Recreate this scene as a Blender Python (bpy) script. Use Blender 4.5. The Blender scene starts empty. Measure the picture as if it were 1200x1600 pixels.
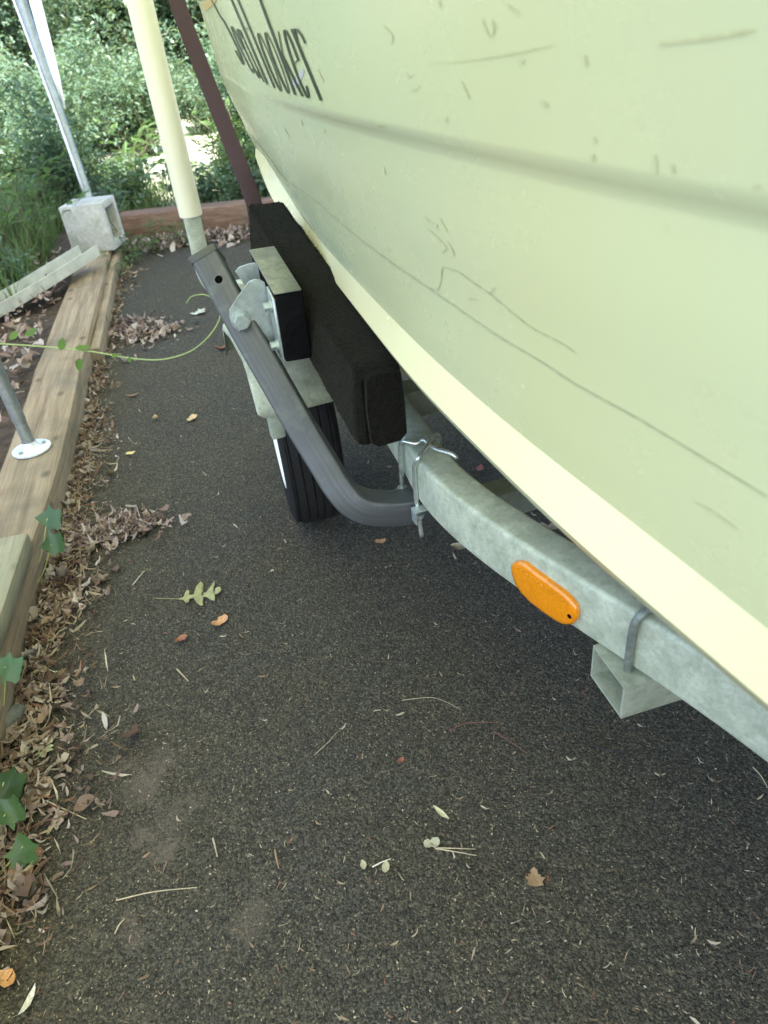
import bpy, bmesh, math, random
import numpy as np
from mathutils import Vector, Matrix
from mathutils.bvhtree import BVHTree

random.seed(5)
RNG = np.random.default_rng(11)
S = bpy.context.scene
COL = S.collection

# ------------------------------------------------------------------ camera, light, exposure
F, HC = 1120.0, 0.96
PITCH, ROLL = math.radians(35.0), math.radians(6.9)
r0 = np.array([1., 0, 0]); FW = np.array([0, math.cos(PITCH), -math.sin(PITCH)])
u0 = np.array([0, math.sin(PITCH), math.cos(PITCH)])
RT = math.cos(ROLL) * r0 - math.sin(ROLL) * u0
UP = math.sin(ROLL) * r0 + math.cos(ROLL) * u0
CAM = np.array([0, 0, HC])
cd = bpy.data.cameras.new('camera'); cam = bpy.data.objects.new('camera', cd); COL.objects.link(cam)
M = Matrix(((RT[0], UP[0], -FW[0], 0), (RT[1], UP[1], -FW[1], 0), (RT[2], UP[2], -FW[2], HC), (0, 0, 0, 1)))
cam.matrix_world = M
cd.sensor_fit = 'VERTICAL'; cd.sensor_height = 36; cd.lens = F / 1600 * 36
cd.clip_start = 0.02; cd.clip_end = 300
cd.dof.use_dof = True; cd.dof.focus_distance = 1.05; cd.dof.aperture_fstop = 8.0
S.camera = cam

SUN_EL = math.radians(57)      # high sun behind the camera
w = bpy.data.worlds.new("World"); S.world = w; w.use_nodes = True
nt = w.node_tree; nt.nodes.clear()
sky = nt.nodes.new('ShaderNodeTexSky'); sky.sky_type = 'NISHITA'; sky.sun_disc = False
sky.sun_elevation = SUN_EL; sky.sun_rotation = math.radians(170)
sky.air_density = 1.0; sky.dust_density = 2.0; sky.ozone_density = 1.0
bg = nt.nodes.new('ShaderNodeBackground'); bg.inputs[1].default_value = 0.15
wo = nt.nodes.new('ShaderNodeOutputWorld')
nt.links.new(sky.outputs[0], bg.inputs[0]); nt.links.new(bg.outputs[0], wo.inputs[0])
sd = bpy.data.lights.new('sun', 'SUN'); sd.energy = 5.0; sd.angle = math.radians(0.5); sd.color = (1, .95, .86)
sun = bpy.data.objects.new('sun', sd); COL.objects.link(sun)
# direction towards the sun: azimuth 170 degrees clockwise from +Y (behind the camera, to its right)
AZ = math.radians(170)
to_sun = Vector((math.sin(AZ) * math.cos(SUN_EL), math.cos(AZ) * math.cos(SUN_EL), math.sin(SUN_EL)))
sun.rotation_euler = to_sun.to_track_quat('Z', 'Y').to_euler()
S.view_settings.view_transform = 'Standard'; S.view_settings.look = 'None'
S.view_settings.gamma = 1; S.view_settings.use_curve_mapping = False
S.view_settings.exposure = 2.2
S.cycles.max_bounces = 8; S.cycles.transparent_max_bounces = 8

# ------------------------------------------------------------------ measuring helpers
def ray(px, py): return FW + (px - 600) / F * RT - (py - 800) / F * UP
def onz(px, py, z=0.0):
    d = ray(px, py); return CAM + d * (z - HC) / d[2]
def dep(px, py, k): return CAM + ray(px, py) * k
TH = math.radians(17)
AX = np.array([-math.sin(TH), math.cos(TH), 0]); PX = np.array([-AX[1], AX[0], 0]); ZZ = np.array([0, 0, 1.])
def stz(s, t, z): return AX * s + PX * t + ZZ * z
def onplane(px, py, pt, n):
    d = ray(px, py); return CAM + d * (((np.asarray(pt) - CAM) @ n) / (d @ n))
def ats(px, py, s):
    d = ray(px, py); return CAM + d * (s / (d @ AX))
def att(px, py, t):
    d = ray(px, py); return CAM + d * (t / (d @ PX))

# ------------------------------------------------------------------ object helpers
OFF = {}
def link(name, me, parent=None, loc=None):
    o = bpy.data.objects.new(name, me); COL.objects.link(o)
    if parent is not None:
        o.parent = parent; OFF[o.name] = OFF[parent.name]
    else:
        o.location = loc if loc is not None else (0, 0, 0)
        OFF[o.name] = np.array(o.location)
    return o
def tag(o, label=None, cat=None, group=None, kind=None):
    if label: o['label'] = label
    if cat: o['category'] = cat
    if group: o['group'] = group
    if kind: o['kind'] = kind
    return o
def empty(name, loc, label, cat, group=None):
    return tag(link(name, None, None, tuple(float(x) for x in loc)), label, cat, group)
def mesh(name, V, Fc, mats, smooth=False, mi=None):
    me = bpy.data.meshes.new(name)
    me.from_pydata([tuple(map(float, v)) for v in V], [], [tuple(int(i) for i in f) for f in Fc])
    for m in (mats if isinstance(mats, (list, tuple)) else [mats]): me.materials.append(m)
    if smooth: me.polygons.foreach_set('use_smooth', [True] * len(me.polygons))
    if mi is not None: me.polygons.foreach_set('material_index', mi)
    me.update(); return me
def add(name, V, Fc, mats, parent=None, loc=None, smooth=False, mi=None, sharp=None):
    """V in world coordinates; the mesh is stored relative to its thing's base"""
    off = OFF[parent.name] if parent is not None else (np.array(loc, float) if loc is not None else np.zeros(3))
    me = mesh(name, np.asarray(V, float) - off, Fc, mats, smooth, mi)
    if sharp is not None:
        bm = bmesh.new(); bm.from_mesh(me)
        bmesh.ops.recalc_face_normals(bm, faces=bm.faces)
        for e in bm.edges:
            if len(e.link_faces) == 2 and e.calc_face_angle(0) > math.radians(sharp): e.smooth = False
        for f in bm.faces: f.smooth = True
        bm.to_mesh(me); bm.free()
    return link(name, me, parent, None if parent is not None else tuple(off))
def join(parts):
    V, Fc = [], []
    n = 0
    for v, f in parts:
        V += [tuple(x) for x in v]; Fc += [tuple(i + n for i in q) for q in f]; n += len(v)
    return V, Fc
def bevel_geo(V, Fc, w, seg=2):
    bm = bmesh.new()
    vs = [bm.verts.new(tuple(map(float, v))) for v in V]
    for f in Fc: bm.faces.new([vs[i] for i in f])
    bmesh.ops.recalc_face_normals(bm, faces=bm.faces)
    ed = [e for e in bm.edges if e.calc_face_angle(0) > .4]
    bmesh.ops.bevel(bm, geom=ed, offset=w, segments=seg, profile=.5, affect='EDGES')
    bm.verts.index_update()
    V = [tuple(v.co) for v in bm.verts]; Fc = [tuple(v.index for v in f.verts) for f in bm.faces]
    bm.free(); return V, Fc
BOXF = [(0, 3, 2, 1), (4, 5, 6, 7), (0, 1, 5, 4), (1, 2, 6, 5), (2, 3, 7, 6), (3, 0, 4, 7)]
def hexa(b, t, w=0.0, seg=2):
    """box from four bottom and four top corners"""
    V = list(b) + list(t)
    return bevel_geo(V, BOXF, w, seg) if w else (V, BOXF)
def obox(c, ax, ay, az, w=0.0, seg=2):
    """oriented box: centre and three half vectors"""
    c, ax, ay, az = map(np.asarray, (c, ax, ay, az))
    return hexa([c - ax - ay - az, c + ax - ay - az, c + ax + ay - az, c - ax + ay - az],
                [c - ax - ay + az, c + ax - ay + az, c + ax + ay + az, c - ax + ay + az], w, seg)
def nrm(v): v = np.asarray(v, float); return v / np.linalg.norm(v)
def catmull(P, n=6):
    P = [np.asarray(p, float) for p in P]
    Q = [2 * P[0] - P[1]] + P + [2 * P[-1] - P[-2]]
    out = []
    for i in range(1, len(Q) - 2):
        for k in range(n):
            t = k / n
            a, b, c, d = Q[i - 1], Q[i], Q[i + 1], Q[i + 2]
            out.append(.5 * ((2 * b) + (-a + c) * t + (2 * a - 5 * b + 4 * c - d) * t * t + (-a + 3 * b - 3 * c + d) * t ** 3))
    out.append(P[-1]); return np.array(out)
def sweep(pts, prof, ref, cap=True, scale=None):
    """prof: 2D outline (side, ref-ish); ref: vector that the second profile axis follows"""
    pts = np.asarray(pts, float); n = len(pts); m = len(prof); V = []
    for i in range(n):
        t = nrm(pts[min(i + 1, n - 1)] - pts[max(i - 1, 0)])
        r = ref[i] if isinstance(ref, list) else ref
        s = nrm(np.cross(t, r)); u = np.cross(s, t)
        k = 1 if scale is None else scale[i]
        for a, b in prof: V.append(pts[i] + s * a * k + u * b * k)
    Fc = [(i * m + j, i * m + (j + 1) % m, (i + 1) * m + (j + 1) % m, (i + 1) * m + j) for i in range(n - 1) for j in range(m)]
    if cap: Fc += [tuple(range(m))[::-1], tuple((n - 1) * m + j for j in range(m))]
    return V, Fc
def circle(r, n=10): return [(r * math.cos(2 * math.pi * i / n), r * math.sin(2 * math.pi * i / n)) for i in range(n)]
def rrect(w, h, r, k=3):
    out = []
    for cx, cy, a0 in ((w / 2 - r, h / 2 - r, 0), (-w / 2 + r, h / 2 - r, 90), (-w / 2 + r, -h / 2 + r, 180), (w / 2 - r, -h / 2 + r, 270)):
        for i in range(k + 1):
            a = math.radians(a0 + 90 * i / k); out.append((cx + r * math.cos(a), cy + r * math.sin(a)))
    return out
def tube(pts, r, n=10, ref=None, scale=None):
    pts = np.asarray(pts, float)
    t = nrm(pts[-1] - pts[0])
    if ref is None: ref = np.array([0, 0, 1.]) if abs(t[2]) < .8 else np.array([1., .3, 0])
    return sweep(pts, circle(r, n), ref, True, scale)
def hexbolt(c, axis, r, h, washer=True):
    axis = nrm(axis); parts = []
    if washer: parts.append(tube([c, c + axis * h * .3], r * 1.3, 16))
    parts.append(tube([c + axis * h * .3, c + axis * h], r, 6))
    return join(parts)

# ------------------------------------------------------------------ material helpers
def hexc(r, g, b):
    f = lambda c: (c / 255 / 12.92) if c / 255 <= .04045 else ((c / 255 + .055) / 1.055) ** 2.4
    return (f(r), f(g), f(b), 1)
class NT:
    def __init__(s, name):
        s.m = bpy.data.materials.new(name); s.m.use_nodes = True; s.t = s.m.node_tree
        s.b = s.t.nodes['Principled BSDF']; s.out = s.t.nodes['Material Output']
    def n(s, ty, **kw):
        x = s.t.nodes.new('ShaderNode' + ty)
        for k, v in kw.items(): setattr(x, k, v)
        return x
    def put(s, sock, v):
        if isinstance(v, bpy.types.NodeSocket): s.t.links.new(v, sock)
        else: sock.default_value = v
    def coord(s, scale=(1, 1, 1), rot=(0, 0, 0), which='Object'):
        tc = s.n('TexCoord'); mp = s.n('Mapping')
        mp.inputs['Scale'].default_value = scale; mp.inputs['Rotation'].default_value = rot
        s.t.links.new(tc.outputs[which], mp.inputs[0]); return mp.outputs[0]
    def noise(s, co, scale, detail=4, rough=.55, dist=0.0):
        x = s.n('TexNoise'); s.put(x.inputs['Vector'], co); x.inputs['Scale'].default_value = scale
        x.inputs['Detail'].default_value = detail; x.inputs['Roughness'].default_value = rough; x.inputs['Distortion'].default_value = dist
        return x.outputs[0]
    def voro(s, co, scale, out='Color', feat='F1'):
        x = s.n('TexVoronoi', feature=feat); s.put(x.inputs['Vector'], co); x.inputs['Scale'].default_value = scale
        return x.outputs[out]
    def ramp(s, fac, stops, mode='LINEAR'):
        x = s.n('ValToRGB'); x.color_ramp.interpolation = mode
        el = x.color_ramp.elements
        while len(el) < len(stops): el.new(.5)
        for e, (p, c) in zip(el, stops):
            e.position = p; e.color = c if len(c) == 4 else (*c, 1)
        s.put(x.inputs[0], fac); return x.outputs[0]
    def mix(s, fac, a, b, mode='MIX'):
        x = s.n('Mix', data_type='RGBA', blend_type=mode)
        s.put(x.inputs[0], fac); s.put(x.inputs[6], a); s.put(x.inputs[7], b); return x.outputs[2]
    def math(s, op, a, b=0.0, c=None, clamp=False):
        x = s.n('Math', operation=op, use_clamp=clamp); s.put(x.inputs[0], a); s.put(x.inputs[1], b)
        if c is not None: s.put(x.inputs[2], c)
        return x.outputs[0]
    def bump(s, h, dist, strength=1.0, prev=None):
        x = s.n('Bump'); s.put(x.inputs['Height'], h); x.inputs['Distance'].default_value = dist; x.inputs['Strength'].default_value = strength
        if prev is not None: s.t.links.new(prev, x.inputs['Normal'])
        return x.outputs[0]
    def set(s, **kw):
        names = dict(color='Base Color', rough='Roughness', metal='Metallic', normal='Normal', spec='Specular IOR Level', trans='Transmission Weight', coat='Coat Weight')
        for k, v in kw.items(): s.put(s.b.inputs[names[k]], v)
        return s.m
def simple(name, col, rough=.5, metal=0.0, nscale=60, var=.15, bumpd=0.0, stretch=(1, 1, 1)):
    k = NT(name); co = k.coord(stretch); c = (*col[:3], 1)
    n = k.noise(co, nscale, 5)
    lo = tuple(x * (1 - var) for x in c[:3]) + (1,); hi = tuple(min(1, x * (1 + var)) for x in c[:3]) + (1,)
    k.set(color=k.ramp(n, [(.3, lo), (.7, hi)]), rough=rough, metal=metal)
    if bumpd: k.set(normal=k.bump(n, bumpd))
    return k.m

def m_asphalt():
    k = NT('asphalt'); co = k.coord()
    big = k.noise(co, 1.6, 4, .6); mid = k.noise(co, 9, 5, .6)
    base = k.ramp(big, [(.30, (.068, .067, .064)), (.5, (.074, .069, .054)), (.7, (.079, .072, .050))])
    base = k.mix(k.ramp(mid, [(.35, (0, 0, 0)), (.75, (.5, .5, .5))]), base, (.080, .073, .054, 1))
    v = k.n('TexVoronoi'); k.put(v.inputs['Vector'], co); v.inputs['Scale'].default_value = 430
    sep = k.n('SeparateColor'); k.t.links.new(v.outputs['Color'], sep.inputs[0])
    tone = k.ramp(sep.outputs[0], [(0, (.35, .35, .35)), (.55, (.85, .85, .85)), (.90, (1.3, 1.27, 1.2)), (.97, (1.55, 1.5, 1.38)), (1, (2.7, 2.6, 2.3))])
    base = k.mix(1.0, base, tone, 'MULTIPLY')
    v2 = k.n('TexVoronoi'); k.put(v2.inputs['Vector'], co); v2.inputs['Scale'].default_value = 210
    s2 = k.n('SeparateColor'); k.t.links.new(v2.outputs['Color'], s2.inputs[0])
    base = k.mix(.75, base, k.ramp(s2.outputs[1], [(0, (.60, .60, .60)), (.6, (1, 1, 1)), (1, (1.4, 1.37, 1.28))]), 'MULTIPLY')
    # dust scuffs, each with a shape of its own
    geo = k.n('NewGeometry')
    for px, py, rx in ((215, 1222, .05), (250, 1195, .045), (268, 1290, .05), (250, 1330, .03), (380, 1440, .035), (200, 1440, .03)):
        p = onz(px, py)
        vm = k.n('VectorMath', operation='DISTANCE'); k.t.links.new(geo.outputs['Position'], vm.inputs[0]); vm.inputs[1].default_value = tuple(p)
        d = k.math('ADD', vm.outputs['Value'], k.math('MULTIPLY', k.math('SUBTRACT', k.noise(co, 20, 6, .7), .5), .26))
        f = k.ramp(k.math('DIVIDE', d, rx), [(.2, (.42, .42, .42)), (1, (0, 0, 0))])
        base = k.mix(f, base, (.150, .125, .100, 1))
    h = k.math('ADD', k.math('MULTIPLY', v.outputs['Distance'], -.6), k.math('MULTIPLY', v2.outputs['Distance'], -1.0))
    k.set(color=base, rough=.9, spec=.25, normal=k.bump(k.noise(co, 45, 5), .005, .6, k.bump(h, .0034, .8)))
    return k.m
def m_hull(name, col, sat):
    k = NT(name); co = k.coord()
    n = k.noise(co, 1.7, 3, .5, .6); n2 = k.noise(k.coord((1, 1, 1.6)), 7, 5, .6)
    c = k.mix(k.ramp(n, [(.3, (0, 0, 0)), (.7, (1, 1, 1))]), (*col, 1), (*sat, 1))  # broad mint and yellow patches stand in for soft reflections on the hull
    c = k.mix(k.ramp(n2, [(.66, (0, 0, 0)), (.82, (.035, .035, .035))]), c, (.40, .42, .26, 1))
    k.set(color=c, rough=k.ramp(n2, [(.3, (.22, .22, .22)), (.8, (.33, .33, .33))]), spec=.5, normal=k.bump(n, .004, .5))
    return k.m
def m_galv(name, base, dark, rough=.6, metal=.25, sc=1.0):
    k = NT(name); co = k.coord()
    n = k.noise(co, 18 * sc, 6, .65); n2 = k.noise(co, 150 * sc, 4, .7); v = k.voro(co, 85 * sc, 'Color')
    c = k.mix(k.ramp(n, [(.35, (0, 0, 0)), (.7, (1, 1, 1))]), (*base, 1), (*dark, 1))
    c = k.mix(k.ramp(n2, [(.5, (0, 0, 0)), (.75, (.55, .55, .55))]), c, (dark[0] * .7, dark[1] * .7, dark[2] * .6, 1))
    sp = k.n('SeparateColor'); k.t.links.new(v, sp.inputs[0]); c = k.mix(.38, c, k.ramp(sp.outputs[0], [(0, (.72, .72, .72)), (1, (1.18, 1.18, 1.18))]), 'MULTIPLY')
    st = k.noise(k.coord((6, 6, 1.2)), 9, 6, .7); c = k.mix(k.ramp(st, [(.58, (0, 0, 0)), (.78, (.45, .45, .45))]), c, (.20, .17, .11, 1))
    k.set(color=c, rough=rough, metal=metal, normal=k.bump(n2, .0006, .5)); return k.m
def m_brushed():
    k = NT('drawn_steel'); co = k.coord(); 
    uv = k.n('UVMap'); mp = k.n('Mapping'); mp.inputs['Scale'].default_value = (1.2, 60, 1); k.t.links.new(uv.outputs[0], mp.inputs[0])
    n = k.noise(mp.outputs[0], 1.3, 4, .6); n2 = k.noise(co, 30, 4)
    c = k.ramp(n, [(.3, (.058, .064, .068)), (.55, (.078, .084, .088)), (.78, (.12, .127, .128))])
    c = k.mix(k.ramp(n2, [(.55, (0, 0, 0)), (.75, (.35, .35, .35))]), c, (.20, .22, .20, 1))
    k.set(color=c, rough=k.ramp(n2, [(.3, (.42, .42, .42)), (.7, (.6, .6, .6))]), metal=.4); return k.m
def m_wood(name, axis, a, b, c, green=0.0):
    """axis: unit vector of the grain"""
    k = NT(name); ang = math.atan2(axis[1], axis[0])
    co = k.coord((1.6, 26, 26), (0, 0, 0))
    tc = k.n('TexCoord'); rot = k.n('VectorRotate', rotation_type='Z_AXIS'); rot.inputs['Angle'].default_value = -ang
    k.t.links.new(tc.outputs['Object'], rot.inputs['Vector'])
    mp = k.n('Mapping'); mp.inputs['Scale'].default_value = (1.2, 22, 22); k.t.links.new(rot.outputs[0], mp.inputs[0])
    g = k.noise(mp.outputs[0], 2.2, 6, .6, .35)
    mp2 = k.n('Mapping'); mp2.inputs['Scale'].default_value = (4, 160, 160); k.t.links.new(rot.outputs[0], mp2.inputs[0])
    fine = k.noise(mp2.outputs[0], 1.5, 3)
    n = k.noise(k.coord(), 5, 5, .6)
    col = k.ramp(g, [(.25, (*a, 1)), (.5, (*b, 1)), (.75, (*c, 1))])
    col = k.mix(k.ramp(fine, [(.45, (0, 0, 0)), (.75, (.5, .5, .5))]), col, (a[0] * .5, a[1] * .5, a[2] * .5, 1))
    col = k.mix(k.ramp(n, [(.5, (0, 0, 0)), (.72, (.6, .6, .6))]), col, (.10, .085, .065, 1))
    kn = k.n('TexVoronoi'); kn.inputs['Scale'].default_value = 1; mk = k.n('Mapping'); mk.inputs['Scale'].default_value = (7, 11, 9); k.t.links.new(rot.outputs[0], mk.inputs[0]); k.t.links.new(mk.outputs[0], kn.inputs['Vector'])
    col = k.mix(k.ramp(kn.outputs['Distance'], [(.06, (.8, .8, .8)), (.17, (0, 0, 0))]), col, (.07, .05, .035, 1))
    if green: col = k.mix(k.ramp(k.noise(k.coord(), 9, 5), [(.35, (0, 0, 0)), (.6, (green, green, green))]), col, (.26, .27, .19, 1))
    k.set(color=col, rough=.8, spec=.2, normal=k.bump(fine, .0015, .7, k.bump(g, .003, .5))); return k.m
def m_leaf(name, cols, trans=.5, rnd='island', rough=.5):
    k = NT(name)
    if rnd == 'object':
        r = k.n('ObjectInfo').outputs['Random']
    else:
        r = k.n('NewGeometry').outputs['Random Per Island']
    n = len(cols)
    c = k.ramp(r, [(i / max(1, n - 1), (*q, 1)) for i, q in enumerate(cols)])
    c = k.mix(k.math('MULTIPLY', k.noise(k.coord(), 14, 3), .35), c, (cols[0][0] * .5, cols[0][1] * .5, cols[0][2] * .4, 1))
    k.set(color=c, rough=rough, spec=.35)
    if trans:
        t = k.n('BsdfTranslucent'); k.put(t.inputs[0], k.mix(.35, c, (.30, .42, .06, 1)))
        ms = k.n('MixShader'); ms.inputs[0].default_value = trans
        k.t.links.new(k.b.outputs[0], ms.inputs[1]); k.t.links.new(t.outputs[0], ms.inputs[2]); k.t.links.new(ms.outputs[0], k.out.inputs[0])
    return k.m
MAT = dict(
    asphalt=m_asphalt(),
    hull=m_hull('pale_gelcoat', (.585, .60, .345), (.525, .60, .39)),
    ledge=m_hull('lit_cream_gelcoat', (.675, .65, .40), (.655, .645, .42)),  # cream lower strip, its catch of light put partly into this lighter colour
    band=simple('grey_green_stripe', (.63, .69, .48), .45, 0, 30, .08),
    gold=simple('gold_stripe', (.55, .40, .15), .4, 0, 40, .1),
    dkstripe=simple('dark_stripe', (.14, .16, .12), .4, 0, 40, .2),
    letter=simple('black_vinyl', (.022, .030, .026), .35, 0, 50, .3),
    scuff=simple('grey_scuff', (.51, .53, .315), .6, 0, 160, .14), seam=simple('seam_shadow_gap', (.42, .44, .27), .6, 0, 120, .2),
    crack=simple('dark_hairline', (.46, .475, .28), .6, 0, 120, .3),
    galv=m_galv('galvanised_steel', (.54, .59, .47), (.35, .395, .30), .6, .15, 1.6),
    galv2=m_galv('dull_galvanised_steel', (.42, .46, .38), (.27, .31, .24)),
    zinc=m_galv('zinc_plate', (.46, .53, .52), (.36, .43, .42), .38, .55, 1.5),
    rod=simple('bright_zinc_rod', (.62, .68, .64), .25, .75, 60, .2),
    oldrod=m_galv('weathered_rod', (.27, .31, .28), (.12, .14, .12), .5, .4, 4),
    arm=m_brushed(),
    blackpl=simple('black_plastic', (.045, .05, .045), .5, 0, 60, .2),
    hole=simple('dark_hole', (.004, .004, .004), 1, 0, 10, .1),
    blackwood=simple('black_painted_wood', (.005, .005, .006), .9, 0, 30, .4, .002, (1, 1, 4)),
    olive=m_galv('painted_steel_plate', (.20, .22, .16), (.10, .11, .10), .45, .2, 2),
    pvc=simple('white_pvc', (.82, .80, .60), .35, 0, 8, .03),
    strap=simple('maroon_webbing', (.062, .040, .046), .85, 0, 500, .25, .0008, (1, 1, 1)),
    rubber=simple('tyre_rubber', (.014, .014, .014), .8, 0, 60, .25),
    wheelw=simple('white_wheel_paint', (.75, .75, .72), .4, 0, 20, .05),
    concrete=m_galv('concrete', (.50, .50, .50), (.33, .34, .28), .95, 0, .8),
    vinylw=simple('weathered_white_plastic', (.44, .45, .40), .6, 0, 14, .22),
    fabric=simple('white_fabric', (.80, .81, .84), .8, 0, 30, .05),
    pipe=m_galv('grey_steel_pipe', (.36, .40, .40), (.24, .27, .27), .42, .6, 1.2),
    soil=simple('soil', (.075, .055, .040), .95, 0, 25, .5, .02),
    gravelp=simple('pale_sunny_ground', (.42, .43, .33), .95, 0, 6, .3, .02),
    stone=m_galv('grey_stone', (.16, .17, .15), (.09, .10, .085), .9, 0, 2),
)
def m_carpet():
    k = NT('black_carpet'); co = k.coord(); n = k.noise(co, 260, 4, .7); n2 = k.noise(co, 22, 4)
    k.set(color=k.ramp(n, [(.3, (.003, .003, .003)), (.7, (.013, .013, .011))]), rough=1, spec=.03, normal=k.bump(n, .004, .9, k.bump(n2, .006, .6)))
    k.b.inputs['Sheen Weight'].default_value = .10; k.b.inputs['Sheen Roughness'].default_value = .45; k.b.inputs['Sheen Tint'].default_value = (.5, .5, .42, 1)
    return k.m
MAT['carpet'] = m_carpet()
def m_amber():
    k = NT('amber_reflector'); co = k.coord()
    w1 = k.voro(co, 260, 'Distance')
    n = k.voro(co, 30, 'Color')
    n = k.noise(k.coord(), 40, 2)
    c = k.mix(k.ramp(n, [(.45, (0, 0, 0)), (.55, (.35, .35, .35))]), k.ramp(w1, [(.2, (.80, .28, .004)), (.7, (.74, .24, .002))]), (.60, .20, .002, 1))
    k.set(color=c, rough=.18, spec=.6, normal=k.bump(w1, .0015, .3), coat=.8); return k.m
MAT['amber'] = m_amber()
for nm, sp_ in (('blackwood', .08), ('rubber', .2), ('hole', 0), ('strap', .15)): MAT[nm].node_tree.nodes['Principled BSDF'].inputs['Specular IOR Level'].default_value = sp_
def m_cover():
    k = NT('canopy_fabric'); k.set(color=(.80, .80, .66, 1), rough=.8)
    t = k.n('BsdfTranslucent'); t.inputs[0].default_value = (.80, .82, .54, 1)
    ms = k.n('MixShader'); ms.inputs[0].default_value = .38
    k.t.links.new(k.b.outputs[0], ms.inputs[1]); k.t.links.new(t.outputs[0], ms.inputs[2]); k.t.links.new(ms.outputs[0], k.out.inputs[0])
    return k.m
MAT['cover'] = m_cover()
TG = nrm(np.array([-.185, .983, 0]))     # run of the left timber
TN = np.array([TG[1], -TG[0], 0])        # towards the drive
MAT['timber'] = m_wood('brown_timber', TG, (.16, .115, .075), (.31, .235, .155), (.42, .335, .235), .15)
MAT['timberold'] = m_wood('green_grey_board', TG, (.20, .185, .13), (.31, .295, .21), (.38, .36, .27), .45)
MAT['timberfar'] = m_wood('red_brown_timber', (1, .03), (.12, .072, .05), (.20, .125, .09), (.29, .21, .16), 0)
MAT['dry'] = m_leaf('dry_leaf', [(.11, .065, .05), (.20, .13, .10), (.33, .24, .17), (.42, .35, .28), (.56, .51, .46), (.14, .08, .065), (.28, .19, .14), (.40, .34, .30)], .15, 'object', .7)
MAT['drybits'] = m_leaf('dry_leaf_bits', [(.05, .035, .028), (.13, .085, .065), (.24, .16, .115), (.46, .37, .31), (.60, .54, .50), (.14, .085, .075), (.40, .32, .29), (.25, .165, .14)], .1, 'island', .8)
MAT['chips'] = m_leaf('straw_bits', [(.05, .035, .025), (.16, .10, .06), (.30, .22, .13), (.48, .42, .29), (.24, .09, .05), (.55, .50, .38), (.36, .28, .17)], 0, 'island', .8)
MAT['twig'] = simple('twig_bark', (.10, .060, .045), .8, 0, 80, .3)
MAT['straw'] = simple('straw', (.45, .38, .25), .7, 0, 80, .2)
MAT['ivy'] = m_leaf('ivy_leaf', [(.04, .085, .035), (.075, .15, .055), (.05, .11, .045)], .2, 'object', .3)
MAT['vine'] = m_leaf('vine_leaf', [(.10, .20, .04), (.16, .27, .06)], .4, 'object')
MAT['vinestem'] = simple('vine_stem', (.30, .38, .12), .5, 0, 60, .15)
MAT['fern'] = m_leaf('fern_leaf', [(.07, .13, .05), (.10, .20, .06), (.14, .25, .08), (.09, .16, .07)], .5)
MAT['shrub'] = m_leaf('shrub_leaf', [(.08, .15, .10), (.13, .22, .15), (.22, .30, .22), (.10, .18, .14)], .5, 'island', .32)
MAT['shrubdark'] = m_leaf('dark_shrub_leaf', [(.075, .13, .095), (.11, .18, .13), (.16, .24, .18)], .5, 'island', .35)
MAT['grass'] = m_leaf('grass_blade', [(.08, .15, .05), (.13, .22, .08), (.18, .26, .12), (.22, .24, .13)], .4)
MAT['stem'] = simple('green_brown_stem', (.10, .10, .05), .8, 0, 60, .3)

# ------------------------------------------------------------------ ground
def sheet(name, P, z, m, kind='structure'):
    return tag(add(name, [(x, y, z) for x, y in P], [tuple(range(len(P)))], m), kind=kind)
sheet('ground', [(-120, -120), (120, -120), (120, 120), (-120, 120)], -.012, MAT['soil'])
sheet('driveway', [(-.62, -6), (6, -6), (6, 4.56), (-1.40, 4.56), (-1.18, 3.6), (-.66, .6)], 0, MAT['asphalt'])
sheet('clearing', [(-9, 5.2), (6, 5.0), (8, 16), (-7, 17)], -.006, MAT['gravelp'])

# garden bed behind the left timber, a little mounded
gx, gy = 26, 34
V, Fc = [], []
for j in range(gy):
    for i in range(gx):
        a = i / (gx - 1); y = .4 + j * .16
        base = np.array([-.70 - .185 * (y - .9) - .11, y, 0])
        x = base[0] - a * 5.0
        z = .045 + .10 * min(1, a * 3) + .03 * math.sin(x * 5 + y * 3) * min(1, a * 6) + RNG.normal(0, .008)
        V.append((x, y, z))
Fc = [(j * gx + i, j * gx + i + 1, (j + 1) * gx + i + 1, (j + 1) * gx + i) for j in range(gy - 1) for i in range(gx - 1)]
tag(add('garden_bed', V, Fc, MAT['soil'], smooth=True), kind='structure')

# ------------------------------------------------------------------ timbers
def timber_line(y): return np.array([-.697 - (y - .819) * .188, y, 0.])    # foot of the timber on the drive side
def edge_off(y): return float(np.interp(y, [.8, 1.3, 1.5, 3.0], [.006, .020, .032, .037]))   # face of the timber beyond the foot line
def beam(name, y0, y1, inset, z0, z1, width, m, n=14, wob=.003, bev=.006):
    pts = []
    prof = rrect(width, z1 - z0, bev, 2)
    for i in range(n):
        y = y0 + (y1 - y0) * i / (n - 1)
        c = timber_line(y) + TN * (edge_off(y) - inset - width / 2)
        pts.append((c[0] + RNG.normal(0, wob), c[1], (z0 + z1) / 2 + RNG.normal(0, wob * .6)))
    V, Fc = sweep(pts, prof, np.array([0, 0, 1.]))
    return V, Fc
def tagthing(name, V, Fc, m, label, cat, base, sharp=35, group=None):
    o = add(name, V, Fc, m, None, base, sharp=sharp); return tag(o, label, cat, group)
V, Fc = beam('t', -.6, 4.12, 0, .0, .090, .150, None, 30)
tagthing('landscape_timber', V, Fc, MAT['timber'], 'long brown timber edging the drive with a pipe foot screwed on', 'timber', timber_line(2) )
V, Fc = beam('t', -.2, 1.262, -.006, .093, .131, .128, None, 8)
tagthing('weathered_board', V, Fc, MAT['timberold'], 'green grey weathered board lying on the near end of the timber', 'board', timber_line(1) + ZZ * .092)
V, Fc = beam('t', 2.50, 4.10, -.036, .0, .062, .034, None, 8)
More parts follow.
